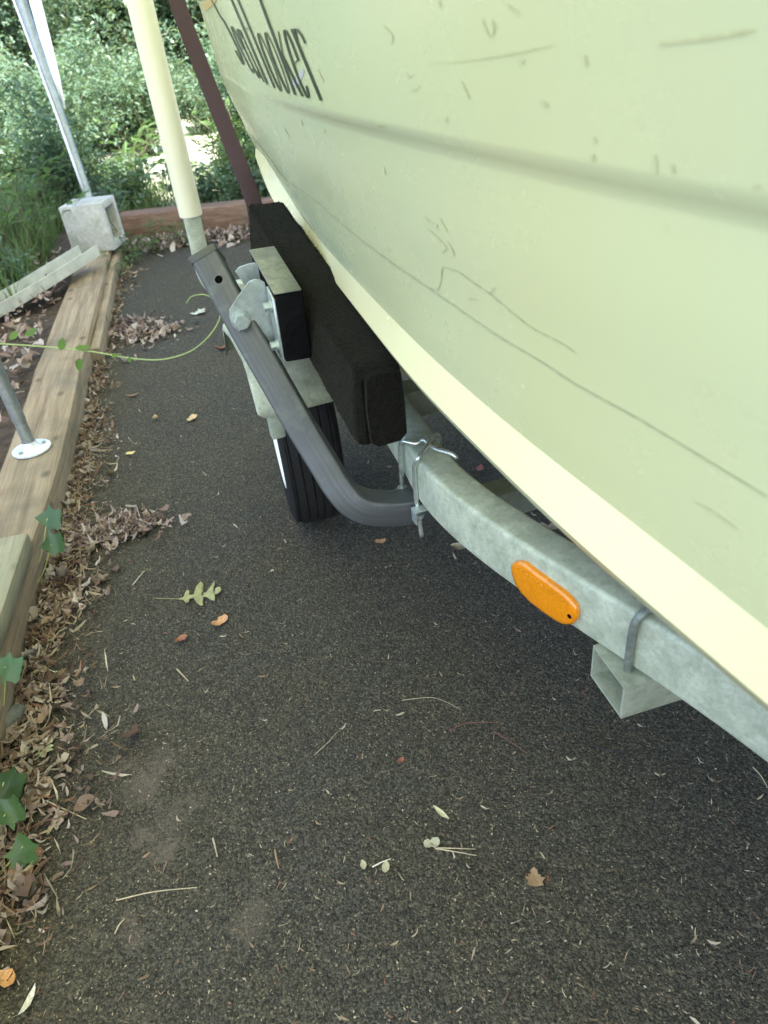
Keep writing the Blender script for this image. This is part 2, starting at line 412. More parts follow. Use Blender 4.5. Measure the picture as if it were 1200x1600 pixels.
tagthing('timber_offcut', V, Fc, MAT['timber'], 'low plank against the foot of the brown timber near the block', 'plank', timber_line(3))
# far timber across the end of the drive
a, b = onz(232, 372), onz(385, 358)
d = nrm(b - a); nrmv = np.array([-d[1], d[0], 0])
pts = [a - d * .30 + nrmv * .075 + ZZ * .066, a + d * 1.2 + nrmv * .075 + ZZ * .066, a + d * 3.2 + nrmv * .075 + ZZ * .066]
V, Fc = sweep(np.array(pts), rrect(.15, .132, .008, 2), ZZ)
tagthing('far_timber', V, Fc, MAT['timberfar'], 'reddish brown timber across the far end of the drive', 'timber', a)

# ------------------------------------------------------------------ boat
def line(pts_s, z=None):
    """list of points (s,t,z) along the hull -> functions t(s), z(s)"""
    P = sorted([(p @ AX, p @ PX, p[2]) for p in pts_s]); return np.array(P)
L0 = [onz(px, py, .63) for px, py in ((645, 595), (700, 652), (760, 710), (807, 757), (850, 802), (900, 846), (1008, 937), (1100, 1021), (1200, 1096))] + [ats(470, 372, 1.32), ats(424, 311, 1.62), ats(410, 276, 1.78), ats(396, 236, 1.93)]
L1 = [onz(px, py, .662) for px, py in ((600, 485), (687, 572), (740, 617), (825, 690), (900, 750), (1033, 846), (1117, 921), (1200, 983))] + [ats(513, 392, 1.13), ats(473, 341, 1.36), ats(447, 300, 1.56), ats(417, 246, 1.81), ats(394, 226, 1.93)]
L2 = [onz(px, py, .742) for px, py in ((445, 280), (497, 318), (550, 364), (616, 413), (672, 451), (770, 519), (850, 567), (900, 600), (1000, 655), (1100, 715), (1200, 775))] + [ats(424, 252, 1.45), ats(396, 215, 1.7), ats(377, 185, 1.9)]
L3 = [onz(px, py, .868) for px, py in ((445, 170), (515, 194), (600, 217), (800, 267), (1000, 315), (1200, 352))] + [ats(389, 146, 1.27), ats(361, 126, 1.6), ats(344, 116, 1.9)]
L4 = [onz(px, py, .881) for px, py in ((445, 164), (515, 185), (600, 205), (800, 245), (1000, 287), (1200, 320))] + [ats(389, 140, 1.27), ats(361, 121, 1.6), ats(343, 112, 1.9)]
HL = [line(q) for q in (L0, L1, L2, L3, L4)]
SS = np.concatenate([np.linspace(-2.6, -.1, 20), np.linspace(0, 1.9, 58)])
def evalline(L):
    out = []
    for col in (1, 2):
        k = np.interp(SS, L[:, 0], L[:, col])
        m = (L[3, col] - L[0, col]) / (L[3, 0] - L[0, 0])
        k = np.where(SS < L[0, 0], L[0, col] + (m * .5 if col == 1 else 0) * np.maximum(SS - L[0, 0], -.3), k)
        pad = np.concatenate([np.full(4, k[0]), k, k[-1] + (k[-1] - k[-2]) * np.arange(1, 5)])
        k2 = np.convolve(pad, np.array([1, 4, 8, 10, 10, 10, 8, 4, 1]) / 56., 'valid')
        out.append(k2)
    t, z = out
    t = t - np.where(SS < -.3, .13 * (SS + .3) ** 2, 0); z = z + np.where(SS < -.3, .04 * (SS + .3) ** 2, 0)
    return np.stack([SS, t, z], 1)
R = [evalline(L) for L in HL]
R[4][:, 1] = R[3][:, 1] + .40 * (R[4][:, 1] - R[3][:, 1])
TC = -1.18
def below(Lr, dt, dz): q = Lr.copy(); q[:, 1] += dt; q[:, 2] += dz; return q
def lerp(a, b, f): return a + (b - a) * f
top = R[4].copy(); top[:, 1] += .055; top[:, 2] = np.maximum(1.32, top[:, 2] + .3)
keel = R[0].copy(); keel[:, 1] = TC; keel[:, 2] = .36
gun = top.copy(); gun[:, 1] -= .10; gun[:, 2] += .03
deck = gun.copy(); deck[:, 1] = TC; deck[:, 2] += .05
bil = lerp(below(R[0], -.07, -.05), keel, .5); bil[:, 2] = np.maximum(bil[:, 2], .52)
rows = [keel, bil, below(R[0], -.055, -.040), below(R[0], -.022, -.026), below(R[0], -.006, -.012), R[0],
        lerp(R[0], R[1], .5), R[1], lerp(R[1], R[2], .5), R[2], lerp(R[2], R[3], .33), lerp(R[2], R[3], .66), lerp(R[2], R[3], .975), R[3], lerp(R[3], R[4], .5), R[4],
        lerp(R[4], top, .008), lerp(R[4], top, .2), lerp(R[4], top, .5), top, gun, deck]
for i in (8, 10, 11): rows[i] = below(rows[i], .002, 0)
RW = [np.array([stz(*q) for q in r]) for r in rows]
nS = len(SS)
boat = empty('motorboat', stz(.6, TC, .5), 'pale cream green motorboat resting on a galvanised trailer beside the drive', 'boat')
def strip(r0_, r1_, flip=False):
    V = []; Fc = []
    n = r1_ - r0_ + 1
    for i in range(nS):
        for r in range(r0_, r1_ + 1): V.append(RW[r][i])
    for i in range(nS - 1):
        for r in range(n - 1): Fc.append((i * n + r, (i + 1) * n + r, (i + 1) * n + r + 1, i * n + r + 1))
    return V, Fc
def mirror(V):
    out = []
    for v in V:
        v = np.asarray(v); s, t, z = v @ AX, v @ PX, v[2]; out.append(stz(s, 2 * TC - t, z))
    return out
def both(r0_, r1_):
    V, Fc = strip(r0_, r1_); return join([(V, Fc), (mirror(V), [f[::-1] for f in Fc])])
# end caps
nr = len(rows)
Vc = []
for idx in (nS - 1, 0):
    ring = [RW[r][idx] for r in range(nr)]
    ring = ring + mirror(ring)[::-1]
    Vc.append(ring)
Vb, Fb = both(0, 7)      # underside with the rounded chine and the ledge, tilted up to look brighter
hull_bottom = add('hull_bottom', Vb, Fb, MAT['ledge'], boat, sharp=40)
Vs, Fs = join([both(7, 19), (Vc[0], [tuple(range(len(Vc[0])))]), (Vc[1], [tuple(range(len(Vc[1])))])])
hull_side = add('hull_side', Vs, Fs, MAT['hull'], boat, sharp=75)
Vd, Fd = both(19, 21)
add('deck', Vd, Fd, MAT['hull'], boat, sharp=50)
bv, bf = join([(Vs, Fs[:-2]), (Vb, Fb)])
HB = BVHTree.FromPolygons([tuple(v) for v in bv], bf)
def cast(bvh, px, py, off=.0008):
    d = nrm(ray(px, py)); h = bvh.ray_cast(Vector(CAM), Vector(d))
    if h[0] is None: return None
    n = np.array(h[1])
    if n @ d > 0: n = -n
    return np.array(h[0]) + n * off
def ribbon(pts, w0, bvh=HB, off=.0008, width=None, sub=4):
    """a flat mark on the hull: pixel polyline and width in pixels"""
    p = catmull([np.array([*q, 0.]) for q in pts], sub)[:, :2]
    V, Fc = [], []; m = len(p); ok = []
    for i in range(m):
        t = nrm(p[min(i + 1, m - 1)] - p[max(i - 1, 0)]); n = np.array([-t[1], t[0]])
        ww = (w0 if width is None else np.interp(i / (m - 1), np.linspace(0, 1, len(width)), width)) / 2
        a, b = cast(bvh, *(p[i] + n * ww), off), cast(bvh, *(p[i] - n * ww), off)
        if a is None or b is None: continue
        V += [a, b]
    Fc = [(2 * i, 2 * i + 1, 2 * i + 3, 2 * i + 2) for i in range(len(V) // 2 - 1)]
    return V, Fc
# hull seam and marks
V, Fc = ribbon([(368, 176), (382, 200), (396, 217), (424, 252), (445, 280), (497, 318), (550, 364), (616, 413), (672, 451), (770, 519), (850, 567), (900, 600), (1000, 655), (1100, 715), (1199, 775)], 2.6)
add('hull_seam', V, Fc, MAT['seam'], boat)
scf = [([(668, 100), (740, 93), (800, 83), (868, 70)], 3.0, [.5, 2, 3.5, 1]), ([(1030, 68), (1090, 60), (1140, 52), (1180, 46)], 6, [4, 7, 8, 5]),
       ([(664, 338), (672, 346), (684, 353)], 5, [1, 3, 7]), ([(669, 357), (682, 374), (696, 391)], 9, [1, 10, 11]), ([(700, 376), (710, 398)], 3, [1, 4]), ([(688, 340), (698, 360)], 2, [1, 3]),
       ([(1086, 784), (1110, 796), (1152, 826)], 2.2, [1, 3, 1.5]), ([(845, 158), (858, 166)], 5, [2, 6, 3]), ([(812, 93), (820, 96)], 6, None), ([(694, 185), (700, 186)], 6, None),
       ([(928, 212), (932, 222)], 3, None), ([(927, 240), (928, 250)], 5, None), ([(914, 85), (918, 102)], 4, None), ([(1024, 240), (1027, 270)], 4, [2, 5, 3]), ([(1051, 255), (1054, 270)], 4, None),
       ([(1180, 288), (1186, 292)], 7, None), ([(770, 30), (772, 52)], 2, None), ([(755, 30), (768, 58), (776, 35)], 1.6, None), ([(600, 40), (614, 55), (612, 68)], 1.6, None), ([(634, 114), (640, 120), (645, 116)], 1.6, None),
       ([(642, 139), (650, 140), (656, 133)], 1.6, None), ([(722, 126), (734, 153)], 2, None), ([(444, 200), (452, 214)], 2, None), ([(470, 188), (473, 196)], 2, None), ([(505, 202), (507, 206)], 5, None),
       ([(497, 108), (506, 128)], 2, None), ([(590, 195), (600, 197)], 2, None), ([(600, 260), (602, 272)], 2.5, None), ([(687, 0), (688, 10)], 3, None), ([(792, 6), (812, 20)], 3, None)]
for q, w0, wd in scf:
    V, Fc = ribbon(q, w0, width=wd, sub=3)
    if Fc: add('scuff_mark', V, Fc, MAT['scuff'], boat)
for q in ([(692, 417), (716, 424), (740, 441), (767, 459), (800, 487), (836, 514), (870, 531), (898, 549)], [(692, 418), (689, 440), (685, 452), (672, 450)], [(766, 459), (774, 449)], [(733, 466), (748, 468)],
          [(1040, 350), (1044, 362)]):
    V, Fc = ribbon(q, 1.6)
    if Fc: add('gelcoat_crack', V, Fc, MAT['crack'], boat)
for q, w0, mt in (([(318, 12), (330, 2), (336, -8)], 13, 'gold'), ([(312, 42), (320, 32)], 9, 'dkstripe'), ([(303, 22), (310, 8), (314, -6)], 6, 'dkstripe')):
    V, Fc = ribbon(q, w0, off=.001)
    if Fc: add('side_stripe', V, Fc, MAT[mt], boat)
# script lettering: letters drawn between baseline and x-height, sheared along the hull
BL = np.array([(372, 92), (392, 110), (418, 131), (436, 140), (460, 147), (506, 157)], float)
def lp(x, y):
    """x: pixel abscissa on the baseline, y: height in x-heights"""
    by = np.interp(x, BL[:, 0], BL[:, 1]); f = np.clip((x - 395) / 105, 0, 1)
    return (x - y * (34 + 3 * f), by - y * (72 + 40 * f))
def arc(cx, hw, y0, y1, a0, a1, n=14):
    return [(cx + hw * math.cos(math.radians(a0 + (a1 - a0) * i / n)), (y0 + y1) / 2 + (y1 - y0) / 2 * math.sin(math.radians(a0 + (a1 - a0) * i / n))) for i in range(n + 1)]
def bowl(cx, hw): return [arc(cx, hw, 0, 1, 80, 280), arc(cx, hw, 0, 1, 280, 440)]
letters = {
    'S': [(arc(381, 4, 1.0, 2.0, 20, 270), 2.2), (arc(381, 4.5, 0, 1.0, 90, -150), 2.6)],
    'e': [([(393, .5), (400, .55)], 1.3), (arc(396.5, 3.6, 0, 1, 5, 310), 2.2)],
    'a': [(arc(406, 3.6, 0, 1, 40, 320), 2.2), ([(410, 1), (411, .3), (413.5, 0)], 2)],
    'H': [([(419, 2.1), (419, 0)], 3), ([(429, 2.1), (430, 0)], 3), ([(417, 1.05), (432, 1.1)], 1.6), ([(413, 1.8), (419, 2.1)], 1.4)],
    'o': [(bowl(440, 4)[0], 3), (bowl(440, 4)[1], 1.6)],
    'o2': [(bowl(452, 4.4)[0], 3.4), (bowl(452, 4.4)[1], 1.7)],
    'k': [([(462, 2.1), (462.5, 0)], 4), ([(472, 1.0), (463, .48)], 2), ([(465, .6), (474, 0)], 4)],
    'e2': [([(478, .48), (487, .56)], 1.8), (arc(482.5, 5.2, 0, 1, 5, 320), 3.6)],
    'r': [([(494, 1), (503, 0)], 4.6), ([(495.5, .75), (499, 1), (506, .92), (508, .8)], 3.2)],
}
for ch, strokes in letters.items():
    parts = []
    for q, wd in strokes:
        g = ribbon([lp(*p) for p in q], wd * .85, off=.0012, sub=2)
        if g[1]: parts.append(g)
    if parts:
        V, Fc = join(parts); add('letter', V, Fc, MAT['letter'], boat)
V, Fc = ribbon([(459, 120), (462, 132), (470, 118), (475, 108)], 6, off=.0004, width=[3, 8, 7, 4])
add('scuff_mark', V, Fc, simple('pale_grey_rub', (.45, .46, .50), .5), boat)

# ------------------------------------------------------------------ trailer
trailer = empty('boat_trailer', stz(.9, -.5, 0), 'galvanised boat trailer with side guide bunk, small wheel and amber reflector', 'trailer')
ZT, RH, RWID = .45, .074, .046
cre = [(628, 684), (662, 726), (704, 767), (739, 796), (805, 850), (825, 860), (933, 917), (1017, 971), (1117, 1033), (1200, 1096)]
C = sorted([((onz(*q, ZT)) @ AX, (onz(*q, ZT)) @ PX) for q in cre])
C = np.array(C); pf = np.polyfit(C[:, 0], C[:, 1], 3)
s_ = np.linspace(.16, .86, 40)
cur = [(s, np.polyval(pf, s)) for s in s_]
sl = np.polyval(np.polyder(pf), .16)
pre = [(.16 - k * .1, cur[0][1] - sl * k * .1 - .15 * (k * .1) ** 2) for k in range(8, 0, -1)]
post = [(.86 + k * .05, cur[-1][1] - .035 * min(1, k / 8)) for k in range(1, 20)]
edge = np.array([stz(s, t, ZT) for s, t in pre + cur + post])
tang = np.gradient(edge, axis=0); tang /= np.linalg.norm(tang, axis=1)[:, None]
inn = np.cross(tang, ZZ)
ctr = edge + inn * RWID / 2 - ZZ * RH / 2
V, Fc = sweep(ctr, rrect(RWID, RH, .006, 3), ZZ)
rail = add('frame_rail', V, Fc, MAT['galv'], trailer, sharp=50)
RB = BVHTree.FromPolygons([tuple(v) for v in V], Fc)
def railpt(s, dz=0.0, dout=0.0):
    """point on the outer top edge of the rail"""
    i = int(np.argmin(abs(edge @ AX - s))); return edge[i] - inn[i] * dout + ZZ * dz, tang[i], -inn[i]

# amber reflector on the rail
ol = [(802, 883), (804, 878), (810, 875), (818, 875), (826, 878), (840, 889), (854, 899), (870, 911), (884, 921), (896, 932), (904, 943), (907, 955), (905, 966), (899, 972), (889, 974), (878, 970), (866, 962), (850, 951), (833, 938), (818, 923), (808, 908), (803, 894)]
cent = (854, 925)
def railray(px, py, off):
    p = cast(RB, px, py, off)
    return p
mid = np.array([railray(854, 925, 0)])[0]
_, tg_, on_ = railpt(mid @ AX)
rings = []
for k, off in ((1.0, .0), (1.0, .004), (.93, .0065), (.8, .0072), (.4, .0074)):
    rings.append([onplane(cent[0] + (x - cent[0]) * k, cent[1] + (y - cent[1]) * k, mid, on_) + on_ * off for x, y in ol])
V = [p for r in rings for p in r]; m = len(ol)
Fc = [(i * m + j, i * m + (j + 1) % m, (i + 1) * m + (j + 1) % m, (i + 1) * m + j) for i in range(len(rings) - 1) for j in range(m)] + [tuple((len(rings) - 1) * m + j for j in range(m))]
refl = add('reflector', V, Fc, MAT['amber'], rail, sharp=60)
# row of bright prism beads along the upper rim, and the screw hole
sc = onplane(897, 958, mid, on_) + on_ * .0068
V, Fc = tube([sc, sc + on_ * .0012], .0028, 12)
add('rivet_hole', V, Fc, MAT['hole'], rail)
V, Fc = tube([sc - on_ * .001, sc + on_ * .0006], .0046, 14); add('rivet_rim', V, Fc, MAT['amber'], rail, sharp=30)
for k in range(11):
    f = k / 10; x, y = 815 + (893 - 815) * f, 882 + (938 - 882) * f
    p = onplane(x, y, mid, on_) + on_ * .0072
    V, Fc = tube([p, p + on_ * .0012], .0017, 8, scale=[1, .5]); add('prism_bead', V, Fc, MAT['amber'], rail, smooth=True)

# guide arm: square tube from the clamp under the rail, bent up and outward
armp = [(730, 775, 1.10), (690, 784, 1.075), (650, 790, 1.065), (610, 794, 1.06), (575, 792, 1.057), (548, 780, 1.054), (527, 757, 1.05), (508, 727, 1.05), (470, 665, 1.045), (420, 578, 1.04), (372, 494, 1.045), (326, 409, 1.055)]
ap = catmull([dep(*q) for q in armp], 6)
V, Fc = sweep(ap, rrect(.0415, .0415, .004, 3), nrm(-AX + ZZ * .0 + PX * .12))
arm = add('guide_arm', V, Fc, MAT['arm'], trailer, sharp=50)
# uv along the tube for the drawn-steel streaks
uvl = arm.data.uv_layers.new(name='UVMap'); mprof = len(rrect(.04, .04, .005, 3))
cum = np.concatenate([[0], np.cumsum(np.linalg.norm(np.diff(ap, axis=0), axis=1))])
for poly in arm.data.polygons:
    for li in poly.loop_indices:
        vi = arm.data.loops[li].vertex_index; uvl.data[li].uv = (cum[vi // mprof] * 3, (vi % mprof) / mprof)
tA = nrm(ap[-1] - ap[-3]); refA = nrm(-AX + PX * .12); sA = nrm(np.cross(tA, refA)); uA = np.cross(sA, tA)
V, Fc = obox(ap[-1] + tA * .004, sA * .0222, uA * .0222, tA * .0065, .003)
add('end_cap', V, Fc, MAT['blackpl'], arm, sharp=40)
hc = dep(342, 437, 1.03); k_ = (ap[-1] - hc) @ uA; hc = hc + uA * (k_ + .0214)
V, Fc = tube([hc - uA * .002, hc], .0058, 16)
add('bolt_hole', V, Fc, MAT['hole'], arm)

# guide bunk wrapped in black carpet
nb = [dep(553, 577, .90), dep(626, 564, .905), dep(638, 682, .905), dep(560, 702, .90)]
fb = [dep(387, 318, 1.30), dep(441, 312, 1.31), None, dep(391, 398, 1.30)]
fb[2] = fb[1] + (fb[3] - fb[0])
bdir = nrm((fb[0] + fb[3]) - (nb[0] + nb[3]))
nU, per = 46, 13
V = []
def quadpt(Q, a, b): return (Q[0] * (1 - a) + Q[1] * a) * (1 - b) + (Q[3] * (1 - a) + Q[2] * a) * b
outl = []
rr = .14
for cx, cy, a0 in ((1 - rr, .055, 270), (1 - rr, 1 - .055, 0), (rr, 1 - .055, 90), (rr, .055, 180)):
    for i in range(6):
        a = math.radians(a0 + 90 * i / 5); outl.append((cx + rr * math.cos(a), cy + .055 * math.sin(a)))
out2 = []
for i in range(len(outl)):
    p, q = np.array(outl[i]), np.array(outl[(i + 1) % len(outl)])
    nseg = max(1, int(np.linalg.norm(q - p) / .12))
    for k in range(nseg): out2.append(p + (q - p) * k / nseg)
mO = len(out2)
from mathutils import noise as mnoise
for i in range(nU):
    f = i / (nU - 1)
    Q = [nb[k] + (fb[k] - nb[k]) * f for k in range(4)]
    endk = min(i, nU - 1 - i); sh = 1 - (.055 if endk == 0 else .0)
    for a, b in out2:
        p = quadpt(Q, .5 + (a - .5) * sh, .5 + (b - .5) * sh)
        nz = mnoise.noise(Vector(p * 28)) * .0020 + mnoise.noise(Vector(p * 9)) * .0012
        cc = quadpt(Q, .5, .5); V.append(p + nrm(p - cc) * nz)
Fc = [(i * mO + j, i * mO + (j + 1) % mO, (i + 1) * mO + (j + 1) % mO, (i + 1) * mO + j) for i in range(nU - 1) for j in range(mO)]
Fc += [tuple(range(mO))[::-1], tuple((nU - 1) * mO + j for j in range(mO))]
bunk = add('guide_bunk', V, Fc, MAT['carpet'], trailer, sharp=80)
BKV = np.array(V)
# folded end flap with a slit along its left edge
Q = nb; fl = []
for a, b in ((.18, .12), (.30, .045), (.80, .03), (.95, .10), (.97, .5), (.95, .9), (.8, .985), (.35, .99), (.22, .93), (.16, .5)):
    fl.append(quadpt(Q, a, b) - bdir * .004)
fv = fl + [p - bdir * .006 for p in [np.mean(fl, axis=0) + (q - np.mean(fl, axis=0)) * .95 for q in fl]]
n_ = len(fl)
Fc = [tuple(range(n_, 2 * n_))] + [(j, (j + 1) % n_, n_ + (j + 1) % n_, n_ + j) for j in range(n_)]
add('end_flap', fv, Fc, MAT['carpet'], bunk, smooth=False)
g_ = [quadpt(Q, a, b) - bdir * .0042 for a, b in ((.105, .16), (.135, .13), (.20, .13), (.185, .5), (.215, .90), (.17, .93), (.135, .5))]
add('flap_slit', g_, [tuple(range(len(g_)))[::-1]], MAT['hole'], bunk)  # flat black strip paints the shade inside the slit
# carpet pile: short fibres all over the sides
fv, ff = [], []
for k in range(15000):
    i = RNG.integers(0, nU - 1); j = RNG.integers(0, mO)
    a, b, c = BKV[i * mO + j], BKV[(i + 1) * mO + j], BKV[i * mO + (j + 1) % mO]
    p = a + (b - a) * RNG.random() + (c - a) * RNG.random()
    nn = nrm(np.cross(c - a, b - a)); cc = BKV[i * mO:(i + 1) * mO].mean(0)
    if nn @ (p - cc) < 0: nn = -nn
    dr = nrm(nn + RNG.normal(0, .7, 3)); sd_ = nrm(np.cross(dr, RNG.normal(0, 1, 3))) * .0004
    ln = RNG.uniform(.0012, .0035)
    n0 = len(fv); fv += [p - sd_, p + sd_, p + dr * ln]; ff.append((n0, n0 + 1, n0 + 2))
tag(add('carpet_pile', fv, ff, MAT['carpet'], bunk), kind='stuff')

# black spacer block with steel top plate
pt = dep(458, 510, 1.0)
fr = [onplane(*q, pt, AX) for q in ((430, 462), (471, 455), (488, 560), (447, 567))]
LB = .145
bk = [p + bdir * LB for p in fr]
V, Fc = hexa([fr[3], fr[2], bk[2], bk[3]], [fr[0], fr[1], bk[1], bk[0]], .003)
block = add('spacer_block', V, Fc, MAT['blackwood'], trailer, sharp=40)
upb = nrm(fr[0] - fr[3]); sdb = nrm(fr[0] - fr[1])
q4 = [fr[0] + sdb * .002 - bdir * .002, fr[1] - bdir * .002, bk[1], bk[0] + sdb * .002]
V, Fc = hexa([p + upb * .0015 for p in q4], [p + upb * .0045 for p in q4], .001, 1)
add('top_plate', V, Fc, MAT['olive'], block, sharp=40)
# end grain rings
for rr_ in (.012, .022, .032, .042):
    cc = fr[0] * .35 + fr[2] * .65
    ring = [cc + (nrm(fr[1] - fr[0]) * math.cos(a) + upb * math.sin(a) * 1.4) * rr_ - bdir * .0006 for a in np.linspace(-.6, 3.6, 22)]
    ring = [p for p in ring if 0.004 < (p - fr[0]) @ nrm(fr[1] - fr[0]) < .034 and 0.006 < (fr[0] - p) @ upb < .096]
    if len(ring) > 3:
        V, Fc = tube(ring, .0007, 5, ref=-AX); add('growth_ring', V, Fc, MAT['blackwood'], block)

# swivel bracket: two plates with flanges and bolts
pp = dep(376, 500, 1.015)
def bracket(shift, pts, flange):
    V0 = [onplane(x, y, pp, AX) + AX * shift for x, y in pts]
    V1 = [p + AX * .004 for p in V0]; n = len(V0)
    g = [(V0 + V1, [tuple(range(n)), tuple(range(n, 2 * n))[::-1]] + [(i, n + i, n + (i + 1) % n, (i + 1) % n) for i in range(n)])]
    if flange:
        a, b = V0[flange[0]], V0[flange[1]]
        lo = [a, b, b - bdir * .034, a - bdir * .034]
        out = [q + sdb * .004 for q in lo]
        g.append(hexa(lo, out))
    return join(g)
fpts = [(406, 437), (398, 437), (389, 441), (372, 464), (359, 485), (359, 497), (363, 510), (388, 529), (413, 545), (421, 545), (429, 541), (436, 530), (424, 478), (413, 441)]
V, Fc = bracket(0, fpts, None)
brk = add('swivel_bracket', V, Fc, MAT['zinc'], trailer, sharp=40)
# flange lying on the block's left face
def onblock(f, h): return fr[0] * (1 - h) + fr[3] * h + bdir * f
lo = [onblock(.002, .05), onblock(.002, .97), onblock(.036, .97), onblock(.036, .02)]
V, Fc = hexa([p + sdb * .0005 for p in lo], [p + sdb * .0045 for p in lo], .001, 1)
add('flange', V, Fc, MAT['zinc'], brk, sharp=40)
V, Fc = hexbolt(pp - AX * .0005, -AX, .0105, .011)
add('pivot_bolt', V, Fc, MAT['zinc'], brk, sharp=30)
for f, h in ((.016, .22), (.016, .80)):
    c = onblock(f, h) + sdb * .0045
    V, Fc = hexbolt(c, sdb, .0062, .011)
    add('flange_bolt', V, Fc, MAT['zinc'], brk, sharp=30)
bpts = [(368, 425), (374, 418), (388, 413), (399, 411), (420, 430), (424, 470), (400, 470)]
V0 = [onplane(x, y, pp, AX) for x, y in bpts]
V0 = [CAM + (p - CAM) * (((pp + AX * .052 - CAM) @ AX) / ((p - CAM) @ AX)) for p in V0]
V1 = [p + AX * .004 for p in V0]; n = len(V0)
V = V0 + V1; Fc = [tuple(range(n)), tuple(range(n, 2 * n))[::-1]] + [(i, n + i, n + (i + 1) % n, (i + 1) % n) for i in range(n)]
b2 = add('swivel_bracket', V, Fc, MAT['zinc'], trailer, sharp=40)

# U-bolts that clamp the arm to the rail
ztop = ZT + .0045
t_out = lambda s: (railpt(s)[0] @ PX) + .004
def leg(px, py, s): return att(px, py, t_out(s))
ub = [leg(629, 772, .85), leg(627, 735, .85), leg(625.5, 698, .85), onz(631, 690, ztop + .002), onz(650, 693, ztop), onz(662, 687, ztop + .004), onz(678, 700, ztop + .001), onz(703, 708, ztop), onz(712, 714, ztop - .004), onz(714, 722, ztop - .014), onz(714, 722, ztop - .014) - ZZ * .06]
V, Fc = tube(catmull(ub, 5), .0036, 10, ref=nrm(np.array([.5, -.8, .3])))
u1 = add('clamp_rod', V, Fc, MAT['rod'], trailer, smooth=True)
ub = [leg(659, 838, .80), leg(655, 806, .80), leg(650, 774, .80), leg(647.5, 735, .80), leg(649, 725, .80), onz(655, 714, ztop + .002), onz(666, 698, ztop + .003), onz(678, 682, ztop + .003), onz(684, 680, ztop), onz(687, 690, ztop - .012), onz(687, 690, ztop - .012) - ZZ * .06]
V, Fc = tube(catmull(ub, 5), .0036, 10, ref=nrm(np.array([.5, -.8, .3])))
u2 = add('clamp_rod', V, Fc, MAT['rod'], trailer, smooth=True)
for (px, py, s, u) in ((656, 806, .80, u2), (629, 765, .85, u1)):
    c = leg(px, py, s)
    V, Fc = join([tube([c - ZZ * .003, c + ZZ * .0035], .0062, 6), tube([c + ZZ * .0035, c + ZZ * .005], .0078, 14)])
    add('nut', V, Fc, MAT['zinc'], u, sharp=30)
c = leg(656, 797, .80)
V, Fc = obox(c + PX * -.004 + ZZ * .002, AX * .008, PX * .014, ZZ * .0018, .0008, 1)
V2, F2 = obox(c + PX * .009 - ZZ * .008, AX * .008, PX * .0016, ZZ * .011, .0006, 1)
V, Fc = join([(V, Fc), (V2, F2)]); add('clamp_plate', V, Fc, MAT['zinc'], trailer, sharp=30)
c = leg(632, 766, .85)
V, Fc = obox(c - ZZ * .004, AX * .014, PX * .012, ZZ * .0018, .0008, 1); add('clamp_plate', V, Fc, MAT['zinc'], trailer, sharp=30)

# cross members
def hollow(c0, c1, w_, h_, th_):
    """open square tube from c0 to c1"""
    ax = nrm(c1 - c0); sd = nrm(np.cross(ax, ZZ)); V = []; prof = [(-1, -1), (1, -1), (1, 1), (-1, 1)]
    for p in (c0, c1):
        for k in (0, th_):
            for a, b in prof: V.append(p + sd * a * (w_ / 2 - k) + ZZ * b * (h_ / 2 - k))
    Fc = []
    for j in range(4):
        n = (j + 1) % 4
        Fc += [(j, n, 8 + n, 8 + j), (4 + n, 4 + j, 12 + j, 12 + n), (n, j, 4 + j, 4 + n), (8 + j, 8 + n, 12 + n, 12 + j)]
    return V, Fc
zc = ZT - RH - .001
A1, A2 = onz(927, 1008, zc), onz(977, 1075, zc)
w_ = np.linalg.norm(A2 - A1); mid_ = (A1 + A2) / 2; dirc = np.array([A1[1] - A2[1], A2[0] - A1[0], 0]); dirc = nrm(dirc)
if dirc @ PX > 0: dirc = -dirc
V, Fc = hollow(mid_ - ZZ * .024, mid_ - ZZ * .024 + dirc * 1.5, w_, .048, .0035)
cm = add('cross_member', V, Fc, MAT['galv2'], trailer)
c0 = onz(776, 765, .36); V, Fc = hollow(c0 + PX * .035 - ZZ * .02, c0 - PX * 1.3 - ZZ * .02, .04, .045, .003)
add('cross_member', V, Fc, MAT['zinc'], trailer)
for s_c, zz in ((1.06, .40), (1.43, .30)):
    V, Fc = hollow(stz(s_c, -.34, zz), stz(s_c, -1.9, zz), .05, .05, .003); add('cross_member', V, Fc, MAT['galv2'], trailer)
# weathered U rod over the rail
rp_, rt_, ro_ = railpt(float(onz(999, 962, ZT) @ AX))
pr = [onplane(x, y, rp_, ro_) + ro_ * .005 for x, y in ((985, 1051), (988, 1022), (993, 988), (999, 968))]
e_ = onz(1010, 955, ZT + .006); e2 = onz(1040, 935, ZT + .006)
pr = [pr[0] - ZZ * .008] + pr + [e_, e2]
V, Fc = tube(catmull(pr, 5), .0046, 10, ref=nrm(np.array([.5, -.8, .3])))
add('frame_rod', V, Fc, MAT['oldrod'], trailer, smooth=True)

# the rail and bunk on the far side, seen only as shade under the hull
mx = lambda P_: [stz(p @ AX, 2 * TC - p @ PX, p[2]) for p in P_]
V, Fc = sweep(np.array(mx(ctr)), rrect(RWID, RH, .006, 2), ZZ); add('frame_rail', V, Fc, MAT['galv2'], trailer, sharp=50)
V, Fc = hexa(mx([nb[3], nb[2], fb[2], fb[3]]), mx([nb[0], nb[1], fb[1], fb[0]]), .006); add('guide_bunk', V, Fc, MAT['carpet'], trailer, sharp=50)
